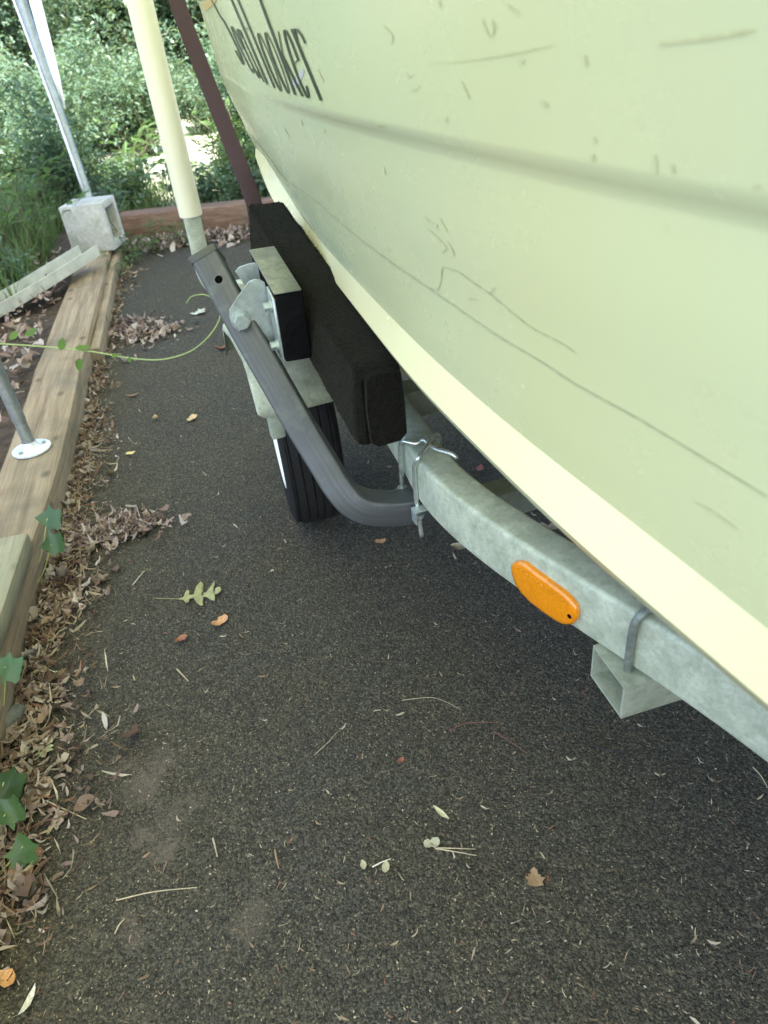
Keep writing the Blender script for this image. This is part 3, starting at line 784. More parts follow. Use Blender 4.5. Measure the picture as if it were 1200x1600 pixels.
# wheel and fender
WS, WT, WR = 1.43, -.262, .26
prof = [(.168, .050), (.20, .060), (.228, .060), (.248, .054), (.2535, .051)]
tread = []
for a in np.linspace(.051, -.051, 41):
    g = .0035 if abs((abs(a) * 1000) % 17 - 8.5) < 1.6 else 0
    tread.append((.2585 - 90 * a ** 4 * 10 - .8 * a * a - g, a))
prof = prof + tread + [(r, -b) for r, b in prof[::-1]]
nw = 56; V = []; wc = stz(WS, WT, WR + .001)
TOE = math.radians(6.5); AW = AX * math.cos(TOE) - PX * math.sin(TOE); PW = PX * math.cos(TOE) + AX * math.sin(TOE)
for i in range(nw):
    a = 2 * math.pi * i / nw
    for r, b in prof: V.append(wc + AW * r * math.cos(a) + ZZ * r * math.sin(a) + PW * b)
mP = len(prof); Fc = [(i * mP + j, i * mP + j + 1, ((i + 1) % nw) * mP + j + 1, ((i + 1) % nw) * mP + j) for i in range(nw) for j in range(mP - 1)]
wheel = link('wheel', None, trailer)
add('tyre', V, Fc, MAT['rubber'], wheel, sharp=40)
rp = [(.03, .0), (.06, -.0), (.10, -.01), (.14, -.02), (.150, .02), (.166, .045), (.170, .050), (.170, .03), (.168, -.05), (.15, -.05), (.03, -.03)]
V = []
for i in range(40):
    a = 2 * math.pi * i / 40
    for r, b in rp: V.append(wc + AW * r * math.cos(a) + ZZ * r * math.sin(a) + PW * b)
mP = len(rp); Fc = [(i * mP + j, i * mP + j + 1, ((i + 1) % 40) * mP + j + 1, ((i + 1) % 40) * mP + j) for i in range(40) for j in range(mP - 1)]
add('rim', V, Fc, MAT['galv2'], wheel, sharp=30)
lr = [(.169, .050), (.1703, .0585), (.1716, .0592), (.1730, .0585), (.1745, .050)]
V = [wc + AW * r * math.cos(2 * math.pi * i / 48) + ZZ * r * math.sin(2 * math.pi * i / 48) + PW * b for i in range(48) for r, b in lr]
Fc = [(i * 5 + j, i * 5 + j + 1, ((i + 1) % 48) * 5 + j + 1, ((i + 1) % 48) * 5 + j) for i in range(48) for j in range(4)]
add('rim_edge', V, Fc, MAT['wheelw'], wheel, sharp=60)
fp = [(1.058, .434), (1.064, .460), (1.067, .464), (1.073, .487), (1.077, .492), (1.088, .520), (1.105, .533), (1.20, .538), (1.29, .525), (1.33, .46)]
fo, fi = -.132, -.335
V = []; Fc = []
for (s, z) in fp:
    for t, dz in ((fi, 0), (fo - .012, 0), (fo - .003, -.003), (fo, -.012)):
        if s == fp[0][0] and t > fo - .005: dz += .010 if t < fo else .022
        V.append(stz(s, t, z + dz))
n4 = 4; Fc = [(i * n4 + j, i * n4 + j + 1, (i + 1) * n4 + j + 1, (i + 1) * n4 + j) for i in range(len(fp) - 1) for j in range(3)]
fender = add('fender', V, Fc, MAT['galv'], trailer, sharp=25)
sm = fender.modifiers.new('thickness', 'SOLIDIFY'); sm.thickness = .0025; sm.offset = -1
V, Fc = obox(stz(1.075, -.160, .412), AX * .010, PX * .012, ZZ * .024, .003, 2)
add('fender_stay', V, Fc, MAT['galv2'], fender, sharp=40)

# rear guide post: bent square tube with a white sleeve
gb = dep(312, 392, 1.96); gx_ = gb[:2]
top_p = np.array([gb[0], gb[1], 1.5]); sleeve_b = dep(301, 333, 1.93); zb = sleeve_b[2]
gp = [np.array([gb[0], gb[1], 1.2]), np.array([gb[0], gb[1], .8]), np.array([gb[0], gb[1], .50]), np.array([gb[0], gb[1], .40]), np.array([gb[0], gb[1], .365]) - PX * .02, np.array([gb[0], gb[1], .345]) - PX * .06, np.array([gb[0], gb[1], .345]) - PX * .30]
V, Fc = sweep(catmull(gp, 5), rrect(.043, .043, .005, 3), AX)
gpost = add('guide_post', V, Fc, MAT['galv'], trailer, sharp=50)
V = []; zs = [(zb, .026), (zb, .030), (zb + .003, .0305), (1.6, .0305), (1.62, .028), (1.62, .001)]
for z, r in zs:
    for i in range(28):
        a = 2 * math.pi * i / 28; V.append((gb[0] + r * math.cos(a), gb[1] + r * math.sin(a), z))
Fc = [(i * 28 + j, i * 28 + (j + 1) % 28, (i + 1) * 28 + (j + 1) % 28, (i + 1) * 28 + j) for i in range(len(zs) - 1) for j in range(28)]
add('pipe_sleeve', V, Fc, MAT['pvc'], gpost, sharp=40)

# maroon strap from the stern down behind the bunk
sp = [dep(402, 345, 1.72), dep(391, 300, 1.72), dep(340, 170, 1.74), dep(290, 40, 1.74), dep(262, -40, 1.74)]
sp = catmull(sp, 6)
V, Fc = sweep(sp, rrect(.040, .004, .0015, 2), nrm(-FW * np.array([1, 1, 0]) + np.array([.3, 0, 0])))
o = add('tie_down_strap', V, Fc, MAT['strap'], None, sp[0], sharp=40)
tag(o, 'dark maroon webbing strap stretched from the stern down behind the black bunk', 'strap')

# ------------------------------------------------------------------ carport: legs, feet, cover
carport = empty('carport', (-.9, 1.7, .14), 'carport with round steel legs and pale cover standing on the timber edging', 'carport')
f1 = onz(50, 702, .091)
def pipe_leg(base, z0, r, ztop):
    pts = [np.array([base[0], base[1], z]) for z in (z0, z0 + .06)] + [np.array([base[0], base[1], ztop])]
    return tube(np.array(pts), r, 20)
V, Fc = pipe_leg(f1, .096, .0155, 2.3)
leg1 = add('leg', V, Fc, MAT['pipe'], carport, sharp=50)
V, Fc = join([tube([f1 + ZZ * .088, f1 + ZZ * 1.2], .0172, 20)]); add('sleeve', V, Fc, MAT['pipe'], leg1, sharp=50)
zsf = [(.0912, .050), (.0952, .050), (.0962, .047), (.0967, .027), (.104, .019), (.116, .0165)]
V = [(f1[0] + r * math.cos(2 * math.pi * i / 32), f1[1] + r * math.sin(2 * math.pi * i / 32), z) for z, r in zsf for i in range(32)]
Fc = [(i * 32 + j, i * 32 + (j + 1) % 32, (i + 1) * 32 + (j + 1) % 32, (i + 1) * 32 + j) for i in range(len(zsf) - 1) for j in range(32)]
add('foot_plate', V, Fc, simple('bright_foot_plate', (.68, .70, .70), .4, .3), leg1, sharp=40)
for a in (.6, 2.2, 4.2):
    c = np.array([f1[0] + .034 * math.cos(a), f1[1] + .034 * math.sin(a), .0965]); V, Fc = tube([c, c + ZZ * .004], .0055, 8)
    add('screw', V, Fc, MAT['pipe'], leg1, sharp=30)
f2 = onz(139, 312, .33)
dd = 3.99; f2 = dep(138, 306, dd)
up2 = nrm(dep(33, 0, 3.66) - f2)
V, Fc = tube(np.array([f2 - up2 * .28, f2, f2 + up2 * 2.1]), .0248, 20)
leg2 = add('leg', V, Fc, MAT['pipe'], carport, sharp=50)
V, Fc = tube([f2 + up2 *   .55, f2 + up2 * 2.05], .0272, 20); add('sleeve', V, Fc, MAT['pipe'], leg2, sharp=50)
# white cover edge hanging along the far leg
ch = [(38, -60), (45, 0), (62, 60), (80, 115), (101, 170)]
wv = [30, 19, 17, 12, 2]
V = []
for (x, y), ww in zip(ch, wv):
    for q in (0, .5, 1): V.append(dep(x + ww * q, y - .3 * ww * q * .3, 3.60 + (.03 if q == .5 else 0)))
Fc = [(i * 3 + j, i * 3 + j + 1, (i + 1) * 3 + j + 1, (i + 1) * 3 + j) for i in range(4) for j in range(2)]
fl_ = add('cover_edge', V, Fc, MAT['fabric'], carport, smooth=True)
sm = fl_.modifiers.new('thickness', 'SOLIDIFY'); sm.thickness = .003
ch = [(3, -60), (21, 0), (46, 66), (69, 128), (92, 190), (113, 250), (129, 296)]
V, Fc = tube([dep(x, y, 3.60 + .055 * i) for i, (x, y) in enumerate(ch)], .006, 8); add('leg_highlight', V, Fc, MAT['fabric'], carport, smooth=True)  # thin white tube stands in for the highlight down the far leg's left edge
# roof
V = []; Fc = []
nx, ny = 13, 9
for j in range(ny):
    for i in range(nx):
        x = -1.5 + i * .40; y = -3.2 + j * .875
        xo = -.16 * (y - 1)
        V.append((x + xo, y, 2.28 + .75 * (1 - abs(i - 6) / 6) + .012 * math.sin(j * 2.6)))
Fc = [(j * nx + i, j * nx + i + 1, (j + 1) * nx + i + 1, (j + 1) * nx + i) for j in range(ny - 1) for i in range(nx - 1)]
add('roof_cover', V, Fc, MAT['cover'], carport, smooth=True)
for i in (0, 6, 12):
    pts = [np.array(V[j * nx + i]) - ZZ * .03 for j in range(ny)]
    v2, f2_ = tube(np.array(pts), .02, 10); add('roof_rail', v2, f2_, MAT['pipe'], carport, smooth=True)

# ------------------------------------------------------------------ concrete block, trough
def frame_from(px, py, z, yaw):
    return onz(px, py, z), np.array([math.cos(yaw), math.sin(yaw), 0]), np.array([-math.sin(yaw), math.cos(yaw), 0])
corner, bx_, by_ = frame_from(180, 391, .091, math.radians(-4))     # front right foot of the block
bw, bh = .216, .224
def cb(a, b, c): return corner - bx_ * a + by_ * b + ZZ * c
def blockgeo():
    V, Fc = [], []
    o_ = [(0, 0), (.20, 0), (.20, bh), (0, bh)]
    i_ = [(.035, .032), (.165, .032), (.165, bh - .032), (.035, bh - .032)]
    for x in (0, bw):
        for b, c in o_: V.append(cb(x, b, c))
        for b, c in i_: V.append(cb(x, b, c))
    for j in range(4):
        n = (j + 1) % 4
        Fc += [(j, n, 8 + n, 8 + j), (4 + n, 4 + j, 12 + j, 12 + n), (n, j, 4 + j, 4 + n), (8 + j, 8 + n, 12 + n, 12 + j)]
    return bevel_geo(V, Fc, .004, 2)
V, Fc = blockgeo()
tagthing('concrete_block', V, Fc, MAT['concrete'], 'pale concrete block with an open core on the far end of the timber', 'concrete block', corner, 35)
ta, tb = onz(142, 398, .155), onz(-60, 520, .10)
dv = nrm(tb - ta); sdv = nrm(np.cross(dv, ZZ))
prof = [(-.055, .045), (-.050, .045), (-.050, .004), (.050, .004), (.050, .045), (.055, .045), (.055, -.002), (-.055, -.002)]
V, Fc = sweep(np.array([ta, (ta + tb) / 2 - ZZ * .006, tb]), [(a, b) for a, b in prof], ZZ)
tagthing('plastic_channel', V, Fc, MAT['vinylw'], 'weathered off white plastic channel lying aslant beside the concrete block', 'channel', ta, 30)

# ------------------------------------------------------------------ leaves and litter
def leaf_outline(kind):
    if kind == 'oak':
        L = [(0, .02), (.10, .05), (.17, .24), (.24, .21), (.24, .07), (.34, .06), (.42, .30), (.52, .46), (.57, .38), (.52, .10), (.62, .08), (.74, .26), (.84, .36), (.84, .22), (.79, .08), (.90, .13), (.97, .10), (1, 0)]
    elif kind == 'maple':
        L = [(0, .02), (.05, .20), (-.02, .42), (.22, .34), (.40, .55), (.48, .30), (.62, .34), (.66, .18), (.85, .16), (1, 0)]
    elif kind == 'torn':
        L = [(0, .10), (.08, .24), (.3, .30), (.45, .22), (.6, .34), (.82, .27), (.95, .2), (1, .04)]
    elif kind == 'narrow':
        L = [(0, .01), (.15, .07), (.4, .12), (.65, .11), (.85, .06), (1, 0)]
    elif kind == 'ivy':
        L = [(0, .03), (-.13, .22), (-.02, .48), (.14, .40), (.30, .42), (.40, .60), (.52, .34), (.70, .24), (.88, .09), (1, 0)]
    else:
        L = [(0, .01), (.1, .16), (.28, .27), (.5, .30), (.7, .24), (.88, .12), (1, 0)]
    return L
def leaf_mesh(name, kind, curl, fold, m, stem=.25, seed=0):
    L = leaf_outline(kind); rg = np.random.default_rng(seed)
    V = []; n = len(L)
    for side in (1, -1):
        for x, y in L:
            V.append([x, side * y * (1 + rg.normal(0, .05)), 0])
    mids = [[x, 0, 0] for x, y in L]
    V = V + mids
    Fc = []
    for i in range(n - 1):
        Fc += [(2 * n + i, i, i + 1, 2 * n + i + 1)[::-1], (2 * n + i, n + i, n + i + 1, 2 * n + i + 1)]
    if stem:
        k = len(V); V += [[0, .012, .004], [0, -.012, .004], [-stem, -.008, .01], [-stem, .008, .01]]; Fc.append((k, k + 1, k + 2, k + 3))
    V = np.array(V, float)
    ph = rg.uniform(0, 6)
    V[:, 2] += curl * ((V[:, 0] - .5) ** 2) * 1.6 + fold * np.abs(V[:, 1]) * 1.2 + .05 * np.sin(V[:, 0] * 9 + ph) * (np.abs(V[:, 1]) + .08) * 2
    V[:, 2] -= V[:, 2].min()
    V[:, 0] -= .5
    return mesh(name, V, Fc, m, smooth=True)
KINDS = [('ovate', .5, .9), ('oak', .55, .5), ('torn', .9, .8), ('maple', .6, .6), ('narrow', .6, 1.2), ('ovate', 1.1, 1.5), ('oak', 1.1, 1.0), ('narrow', 1.2, .8), ('maple', .9, 1.0), ('narrow', .3, .6)]
DRY = [leaf_mesh('dry_leaf', k, c, f, MAT['dry'], .2, i) for i, (k, c, f) in enumerate(KINDS)]
def put_leaf(name, me, p, size, yaw, tilt=(0, 0)):
    o = bpy.data.objects.new(name, me); COL.objects.link(o)
    o.location = tuple(p); o.scale = (size,) * 3; o.rotation_euler = (tilt[0], tilt[1], yaw); return o
# single leaves of the litter along the timber
cnt = 0
rg = np.random.default_rng(21)
def litter_spot(dense=True):
    # measured from the drive-side face of the timber
    y = rg.uniform(.42, 3.9) if rg.random() < .45 else rg.uniform(.42, 2.0)
    spread = (.026 if y > 1.5 else .050) * (.55 + .9 * abs(math.sin(y * 5.3 + 1) * math.sin(y * 2.1)))
    d_ = abs(rg.normal(0, spread)) + edge_off(y) + .001
    if rg.random() < .06: d_ += rg.uniform(0, .1)
    return timber_line(y) + TN * d_, y
for i in range(170):
    p, y = litter_spot()
    sz = rg.uniform(.018, .042)
    o = put_leaf('fallen_leaf', DRY[rg.integers(0, len(DRY))], p + ZZ * rg.uniform(.001, .016), sz, rg.uniform(0, 6.28), (rg.normal(0, .35), rg.normal(0, .35)))
    tag(o, 'dry curled brown leaf in the litter along the foot of the timber', 'leaf', 'dry leaves in the litter along the timber')
# crumbs of leaf: one heap nobody could count
def bits(n, spotf, lo, hi, m, name, zmax=.01, aspect=(.25, .8)):
    V, Fc = [], []
    for _ in range(n):
        p = spotf()
        if p is None: continue
        L = rg.uniform(lo, hi); W = L * rg.uniform(*aspect); a = rg.uniform(0, 6.28)
        u = np.array([math.cos(a), math.sin(a), rg.normal(0, .25)]); v = np.array([-math.sin(a), math.cos(a), rg.normal(0, .4)])
        z = np.array([0, 0, rg.uniform(.0015, zmax)]); k = len(V)
        c = p + z; cu = rg.uniform(-.1, .5) * L; sk = rg.normal(0, .25)
        if lo < .005:
            V += [c - u * L / 2, c - v * W / 2, c + u * L / 2, c + v * W / 2]; Fc += [(k, k + 1, k + 2), (k, k + 2, k + 3)]; continue
        for q in (-1, -.35, .4, 1):
            ww = W / 2 * (1 - .75 * q * q) * rg.uniform(.6, 1.3); m0 = c + u * L / 2 * q + v * sk * W * q * q + ZZ * cu * q * q
            V += [m0 - v * ww + ZZ * abs(rg.normal(0, .12)) * L, m0 + v * ww * rg.uniform(.5, 1.2) + ZZ * abs(rg.normal(0, .12)) * L]
        for q in range(3): Fc.append((k + 2 * q, k + 2 * q + 2, k + 2 * q + 3, k + 2 * q + 1))
    return tag(add(name, V, Fc, m), kind='stuff')
bits(3000, lambda: litter_spot()[0], .006, .026, MAT['drybits'], 'leaf_litter', .011, (.15, .6))
bits(1300, lambda: litter_spot()[0] + TN * abs(rg.normal(0, .03)), .012, .045, MAT['chips'], 'debris', .012, (.03, .09))
pc = [onz(150, 838), onz(200, 826), onz(215, 522), onz(250, 520), onz(205, 515)]
bits(900, lambda: pc[rg.integers(0, 2)] + np.array([rg.normal(0, .045), rg.normal(0, .03), 0]), .006, .035, MAT['drybits'], 'leaf_litter', .014, (.15, .5))
bits(420, lambda: pc[rg.integers(2, 5)] + np.array([rg.normal(0, .06), rg.normal(0, .07), 0]), .010, .045, MAT['drybits'], 'leaf_litter', .012, (.2, .6))
fa, fb_ = onz(215, 378), onz(388, 360)
bits(1600, lambda: fa + (fb_ - fa) * rg.uniform(-.3, 1.6) - np.array([0, abs(rg.normal(0, .11)) + .01, 0]), .015, .06, MAT['drybits'], 'leaf_litter', .012, (.25, .8))
bits(2600, lambda: timber_line(rg.uniform(.5, 3.9)) - TN * rg.uniform(.14, 1.0) + ZZ * .06, .012, .06, MAT['drybits'], 'leaf_litter', .06, (.25, .8))
# straw chips and crumbs on the asphalt
def drive_spot():
    r = rg.random()
    if r < .72: x, y = rg.uniform(0, 1200), rg.uniform(560, 1640); p = onz(x, y)
    else: p = np.array([rg.uniform(-1.2, 1.2), rg.uniform(.4, 4.4), 0])
    if (p - timber_line(p[1])) @ TN < edge_off(p[1]) + .004: return None
    return p
bits(7500, drive_spot, .0012, .0048, MAT['chips'], 'debris', .003, (.2, .6))
bits(950, drive_spot, .006, .016, MAT['chips'], 'debris', .003, (.08, .22))

# named single leaves on the drive
def own_leaf(px, py, kind, size, yaw, col, label, curl=.3, fold=.3, z=.002, stem=.2):
    k = simple('leaf_colour', col, .65, 0, 9, .25)
    me = leaf_mesh('fallen_leaf', kind, curl, fold, k, stem, int(px))
    o = put_leaf('fallen_leaf', me, onz(px, py) + ZZ * z, size, yaw); return tag(o, label, 'leaf')
R_ = math.radians
own_leaf(314, 932, 'oak', .088, R_(8), (.29, .29, .13), 'yellow green lobed oak leaf with long stem flat on the asphalt', .12, .12, stem=.55)
own_leaf(345, 974, 'torn', .034, R_(40), (.48, .26, .12), 'orange brown torn leaf just below the green oak leaf', .6, .3)
own_leaf(285, 1003, 'ovate', .026, R_(200), (.28, .12, .07), 'small red brown curled leaf left of the orange torn leaf', .9, .9)
own_leaf(301, 656, 'torn', .040, R_(70), (.52, .38, .20), 'tan three cornered leaf left of the tyre on open asphalt', .3, .4)
own_leaf(230, 809, 'torn', .028, R_(120), (.62, .46, .16), 'bright yellow leaf scrap at the edge of the heaped litter', .5, .3)
own_leaf(205, 710, 'ovate', .028, R_(20), (.60, .48, .22), 'yellowish oval leaf on asphalt beside the pipe foot', .4, .3)
own_leaf(244, 657, 'ovate', .026, R_(100), (.42, .29, .15), 'small cupped tan leaf between the timber and the tan leaf', 1.4, 1.0)
own_leaf(180, 737, 'narrow', .036, R_(60), (.45, .38, .27), 'pale hooked sliver of leaf close to the litter', 1.5, .3)
own_leaf(209, 621, 'narrow', .045, R_(10), (.27, .17, .11), 'brown narrow leaf on asphalt right of the long timber', .7, 1.0)
own_leaf(309, 491, 'maple', .062, R_(190), (.42, .44, .36), 'pale grey green lobed leaf on asphalt behind the steel arm', .3, .2)
own_leaf(350, 548, 'narrow', .075, R_(30), (.20, .10, .07), 'long dark brown curled leaf beside the steel arm', .9, 1.2)
own_leaf(595, 848, 'torn', .024, R_(0), (.52, .28, .13), 'small orange leaf scrap in front of the arm bend', .4, .3)
own_leaf(719, 859, 'ovate', .042, R_(165), (.46, .39, .26), 'beige cupped leaf on asphalt under the curved rail', .6, .6)
own_leaf(857, 829, 'torn', .040, R_(-20), (.36, .28, .20), 'dull beige leaf beyond the rail in the shade of the hull', .4, .5)
own_leaf(690, 1273, 'narrow', .032, R_(-50), (.50, .48, .30), 'pale pointed leaf above the twin straws', .4, .6, stem=0)
own_leaf(675, 1319, 'torn', .023, R_(5), (.40, .38, .27), 'grey beige oblong leaf scrap touching the twin straws', .2, .2, stem=0)
own_leaf(835, 1373, 'maple', .026, R_(80), (.30, .20, .11), 'brown leaf with green tip right of the twin straws', .4, .4)
own_leaf(603, 1356, 'ovate', .018, R_(80), (.40, .37, .24), 'small round khaki leaf below the white straw', .3, .3, stem=0)
own_leaf(568, 1353, 'ovate', .015, R_(100), (.38, .34, .22), 'tiny round khaki leaf left of the white straw', .4, .4, stem=0)
own_leaf(72, 1168, 'maple', .040, R_(70), (.42, .44, .28), 'pale green angular leaf at the edge of the near litter', .15, .15)
own_leaf(102, 1054, 'narrow', .042, R_(-10), (.62, .66, .55), 'whitish green oval leaf beside the heaped litter', .4, .4)
own_leaf(627, 1191, 'ovate', .014, R_(45), (.28, .10, .06), 'tiny rust red leaf scrap in the middle of the drive', .8, .8, stem=0)
own_leaf(62, 1245, 'torn', .055, R_(60), (.33, .25, .18), 'broad tan leaf with torn notch in the near litter', .4, .3)
own_leaf(42, 1358, 'torn', .060, R_(250), (.30, .18, .12), 'broad red brown leaf under the dark ivy leaf', .3, .3)
own_leaf(14, 1534, 'ovate', .034, R_(150), (.55, .30, .12), 'orange leaf at the near corner of the litter', .9, .7)
own_leaf(48, 1567, 'narrow', .036, R_(75), (.60, .58, .48), 'white curled leaf blade at the near corner of the drive', .8, .8)
own_leaf(750, 735, 'ovate', .030, R_(70), (.42, .16, .13), 'pinkish red leaf on asphalt right of the tyre', .6, .5)
def twig(name, pts, r, m, label, cat='twig'):
    P = catmull([onz(x, y) + ZZ * (r + .001 + (.002 if 0 < i < len(pts) - 1 else 0)) for i, (x, y) in enumerate(pts)], 5)
    V, Fc = tube(P, r, 6, scale=np.linspace(1, .55, len(P)))
    return tag(add(name, V, Fc, m, None, P[0], smooth=True), label, cat)
red = simple('red_bark', (.16, .065, .05), .7, 0, 90, .3)
twig('twig', [(703, 1143), (722, 1134), (745, 1131), (780, 1130)], .0011, red, 'reddish bent twig below the cross member stub')
twig('twig', [(771, 1144), (795, 1160), (823, 1178)], .0011, red, 'straight reddish twig just right of the bent reddish one')
twig('twig', [(628, 1095), (672, 1092), (695, 1098), (720, 1110)], .0006, MAT['straw'], 'thin pale wavy stem in the middle of the drive')
twig('twig', [(562, 1024), (580, 1035), (617, 1035)], .0007, MAT['twig'], 'thin brown hooked stem above the pale wavy one')
twig('twig', [(492, 1180), (515, 1160), (529, 1142)], .0006, MAT['straw'], 'thin straw slanting on the asphalt left of centre')
twig('straw', [(680, 1327), (710, 1333), (744, 1338)], .0011, MAT['straw'], 'lower of the twin straws on the asphalt', 'straw')
twig('straw', [(682, 1326), (712, 1328), (742, 1328)], .0010, MAT['straw'], 'upper of the twin straws on the asphalt', 'straw')
twig('straw', [(582, 1356), (596, 1350), (611, 1343)], .0012, simple('white_straw', (.66, .62, .50), .6), 'short white straw between two round khaki leaves', 'straw')
twig('straw', [(182, 1408), (240, 1396), (305, 1388)], .0011, MAT['straw'], 'long split straw on the near left of the drive', 'straw')
twig('stick', [(72, 1252), (100, 1266), (135, 1281)], .0014, MAT['straw'], 'pale stick poking out of the near litter', 'stick')
twig('twig', [(745, 1348), (790, 1366), (812, 1355)], .0006, MAT['twig'], 'thin dark curved stem left of the green tipped leaf')
twig('twig', [(915, 1162), (940, 1172), (978, 1177)], .0016, simple('dark_twig', (.02, .02, .02), .7), 'dark feathery stem lying under the curved rail')
twig('straw', [(333, 1311), (337, 1325), (340, 1340)], .0014, MAT['straw'], 'flat wood sliver above the long split straw', 'straw')
twig('straw', [(430, 1330), (433, 1345), (436, 1358)], .0014, simple('brown_sliver', (.33, .22, .13), .7), 'brown bark sliver on the drive near its middle', 'straw')
twig('straw', [(180, 1460), (188, 1447), (196, 1436)], .0012, MAT['straw'], 'short bundle of straw below the long split straw', 'straw')
twig('twig', [(105, 1370), (128, 1345), (158, 1307)], .0008, MAT['twig'], 'thin dark twig on the asphalt beside the dark ivy leaf')
twig('stick', [(10, 1092), (40, 1068), (72, 1042)], .0012, MAT['straw'], 'long pale stem lying across the heaped litter', 'stick')
twig('twig', [(110, 1030), (150, 1015), (192, 996)], .0006, MAT['twig'], 'thin grey stem trailing from the litter over the asphalt')
twig('twig', [(392, 908), (400, 930), (398, 960)], .0008, MAT['twig'], 'thin reddish stem right of the oak leaf')
twig('straw', [(208, 915), (215, 908), (226, 893)], .0014, simple('pale_sliver', (.5, .45, .33), .7), 'pale wood sliver right of the heaped litter', 'straw')
twig('straw', [(277, 1047), (285, 1056), (295, 1066)], .0016, simple('tan_sliver', (.42, .36, .22), .7), 'tan wood sliver in the open left of the drive', 'straw')
twig('twig', [(1176, 1200), (1188, 1215), (1199, 1232)], .0012, MAT['straw'], 'pale twig at the right edge under the rail')
# grey stone by the timber
bm = bmesh.new(); bmesh.ops.create_icosphere(bm, subdivisions=3, radius=1)
for v in bm.verts:
    k = 1 + .25 * mnoise.noise(v.co * 1.3) + .08 * mnoise.noise(v.co * 4); v.co = Vector((v.co.x * .017 * k, v.co.y * .030 * k, v.co.z * .016 * k))
me = bpy.data.meshes.new('stone'); bm.to_mesh(me); bm.free(); me.materials.append(MAT['stone']); me.polygons.foreach_set('use_smooth', [True] * len(me.polygons))
o = link('stone', me, None, tuple(onz(22, 1132) + ZZ * .012)); o.rotation_euler = (0, 0, -.25); tag(o, 'grey green stone lying against the foot of the timber', 'stone')

# ------------------------------------------------------------------ ivy leaves and the trailing vine
def ivy(px, py, z, size, yaw, tilt, label, stem_to):
    p = onz(px, py, z); root = empty('ivy_sprig', p, label, 'ivy')
    me = leaf_mesh('leaf', 'ivy', .15, .18, MAT['ivy'], 0, int(px + py))
    o = bpy.data.objects.new('leaf', me); COL.objects.link(o); o.parent = root; o.scale = (size,) * 3
    o.rotation_euler = (Matrix.Rotation(.75 + tilt[0], 3, 'X') @ Matrix.Rotation(tilt[1], 3, 'Y') @ Matrix.Rotation(yaw, 3, 'Z')).to_euler()
    P = catmull([p, (p + stem_to) / 2 - ZZ * .01, stem_to], 5); V, Fc = tube(P, .0012, 6); add('stem', V, Fc, MAT['vinestem'], root, smooth=True)
ivy(74, 810, .12, .052, R_(170), (.25, .1), 'upper dark ivy leaf at the end of the weathered board', timber_line(1.25) + ZZ * .02)
ivy(80, 851, .09, .050, R_(185), (.2, .0), 'lower dark ivy leaf hanging below the weathered board end', timber_line(1.22) + ZZ * .01)
ivy(8, 1042, .11, .050, R_(160), (.2, .1), 'ivy leaf with stem over the side of the weathered board', timber_line(.85) + ZZ * .02)
ivy(6, 1222, .05, .050, R_(150), (.2, .3), 'green ivy leaf at the left edge above the dark one', timber_line(.62) + ZZ * .005)
ivy(8, 1272, .04, .045, R_(200), (.1, .2), 'green ivy leaf lying just above the dark round one', timber_line(.6) + ZZ * .005)
ivy(36, 1322, .03, .044, R_(100), (.1, .1), 'dark green round ivy leaf on the near litter', timber_line(.55) + ZZ * .005)
# vine: from the bed over the timber, curling up in the air before the arm
vp = [(-20, 536, 2.28), (60, 541, 2.25), (140, 549, 2.2), (200, 559, 2.1), (250, 562, 2.0), (295, 550, 1.95), (325, 527, 1.92), (343, 498, 1.92), (340, 475, 1.92), (322, 461, 1.92), (300, 463, 1.93), (291, 474, 1.94)]
P = catmull([dep(*q) for q in vp], 8)
vine = empty('vine_tendril', P[0], 'light green vine tendril reaching from the bed and curling over the drive', 'vine')
V, Fc = tube(P, .0022, 7, ref=nrm(np.array([.2, -.5, .8])), scale=np.linspace(1.15, .6, len(P))); add('stem', V, Fc, MAT['vinestem'], vine, smooth=True)
for px, py, dpt, sz, yaw, ti in ((22, 525, 2.26, .050, 60, (.6, .2)), (50, 520, 2.26, .055, 20, (.7, -.1)), (97, 538, 2.22, .052, 80, (.8, .3)), (130, 545, 2.2, .058, 10, (.4, .2)), (124, 570, 2.18, .050, 260, (1.0, .3)), (180, 556, 2.1, .03, 40, (.5, .2)), (203, 563, 2.08, .024, 280, (.6, 0))):
    me = leaf_mesh('leaf', 'ovate' if sz < .04 else 'torn' if False else 'ovate', .2, .25, MAT['vine'], .2, int(px)); o = bpy.data.objects.new('leaf', me); COL.objects.link(o)
    o.parent = vine; o.location = tuple(dep(px, py, dpt) - P[0]); o.scale = (sz * .8,) * 3; o.rotation_euler = (Matrix.Rotation(ti[0], 3, 'X') @ Matrix.Rotation(ti[1], 3, 'Y') @ Matrix.Rotation(R_(yaw), 3, 'Z')).to_euler()

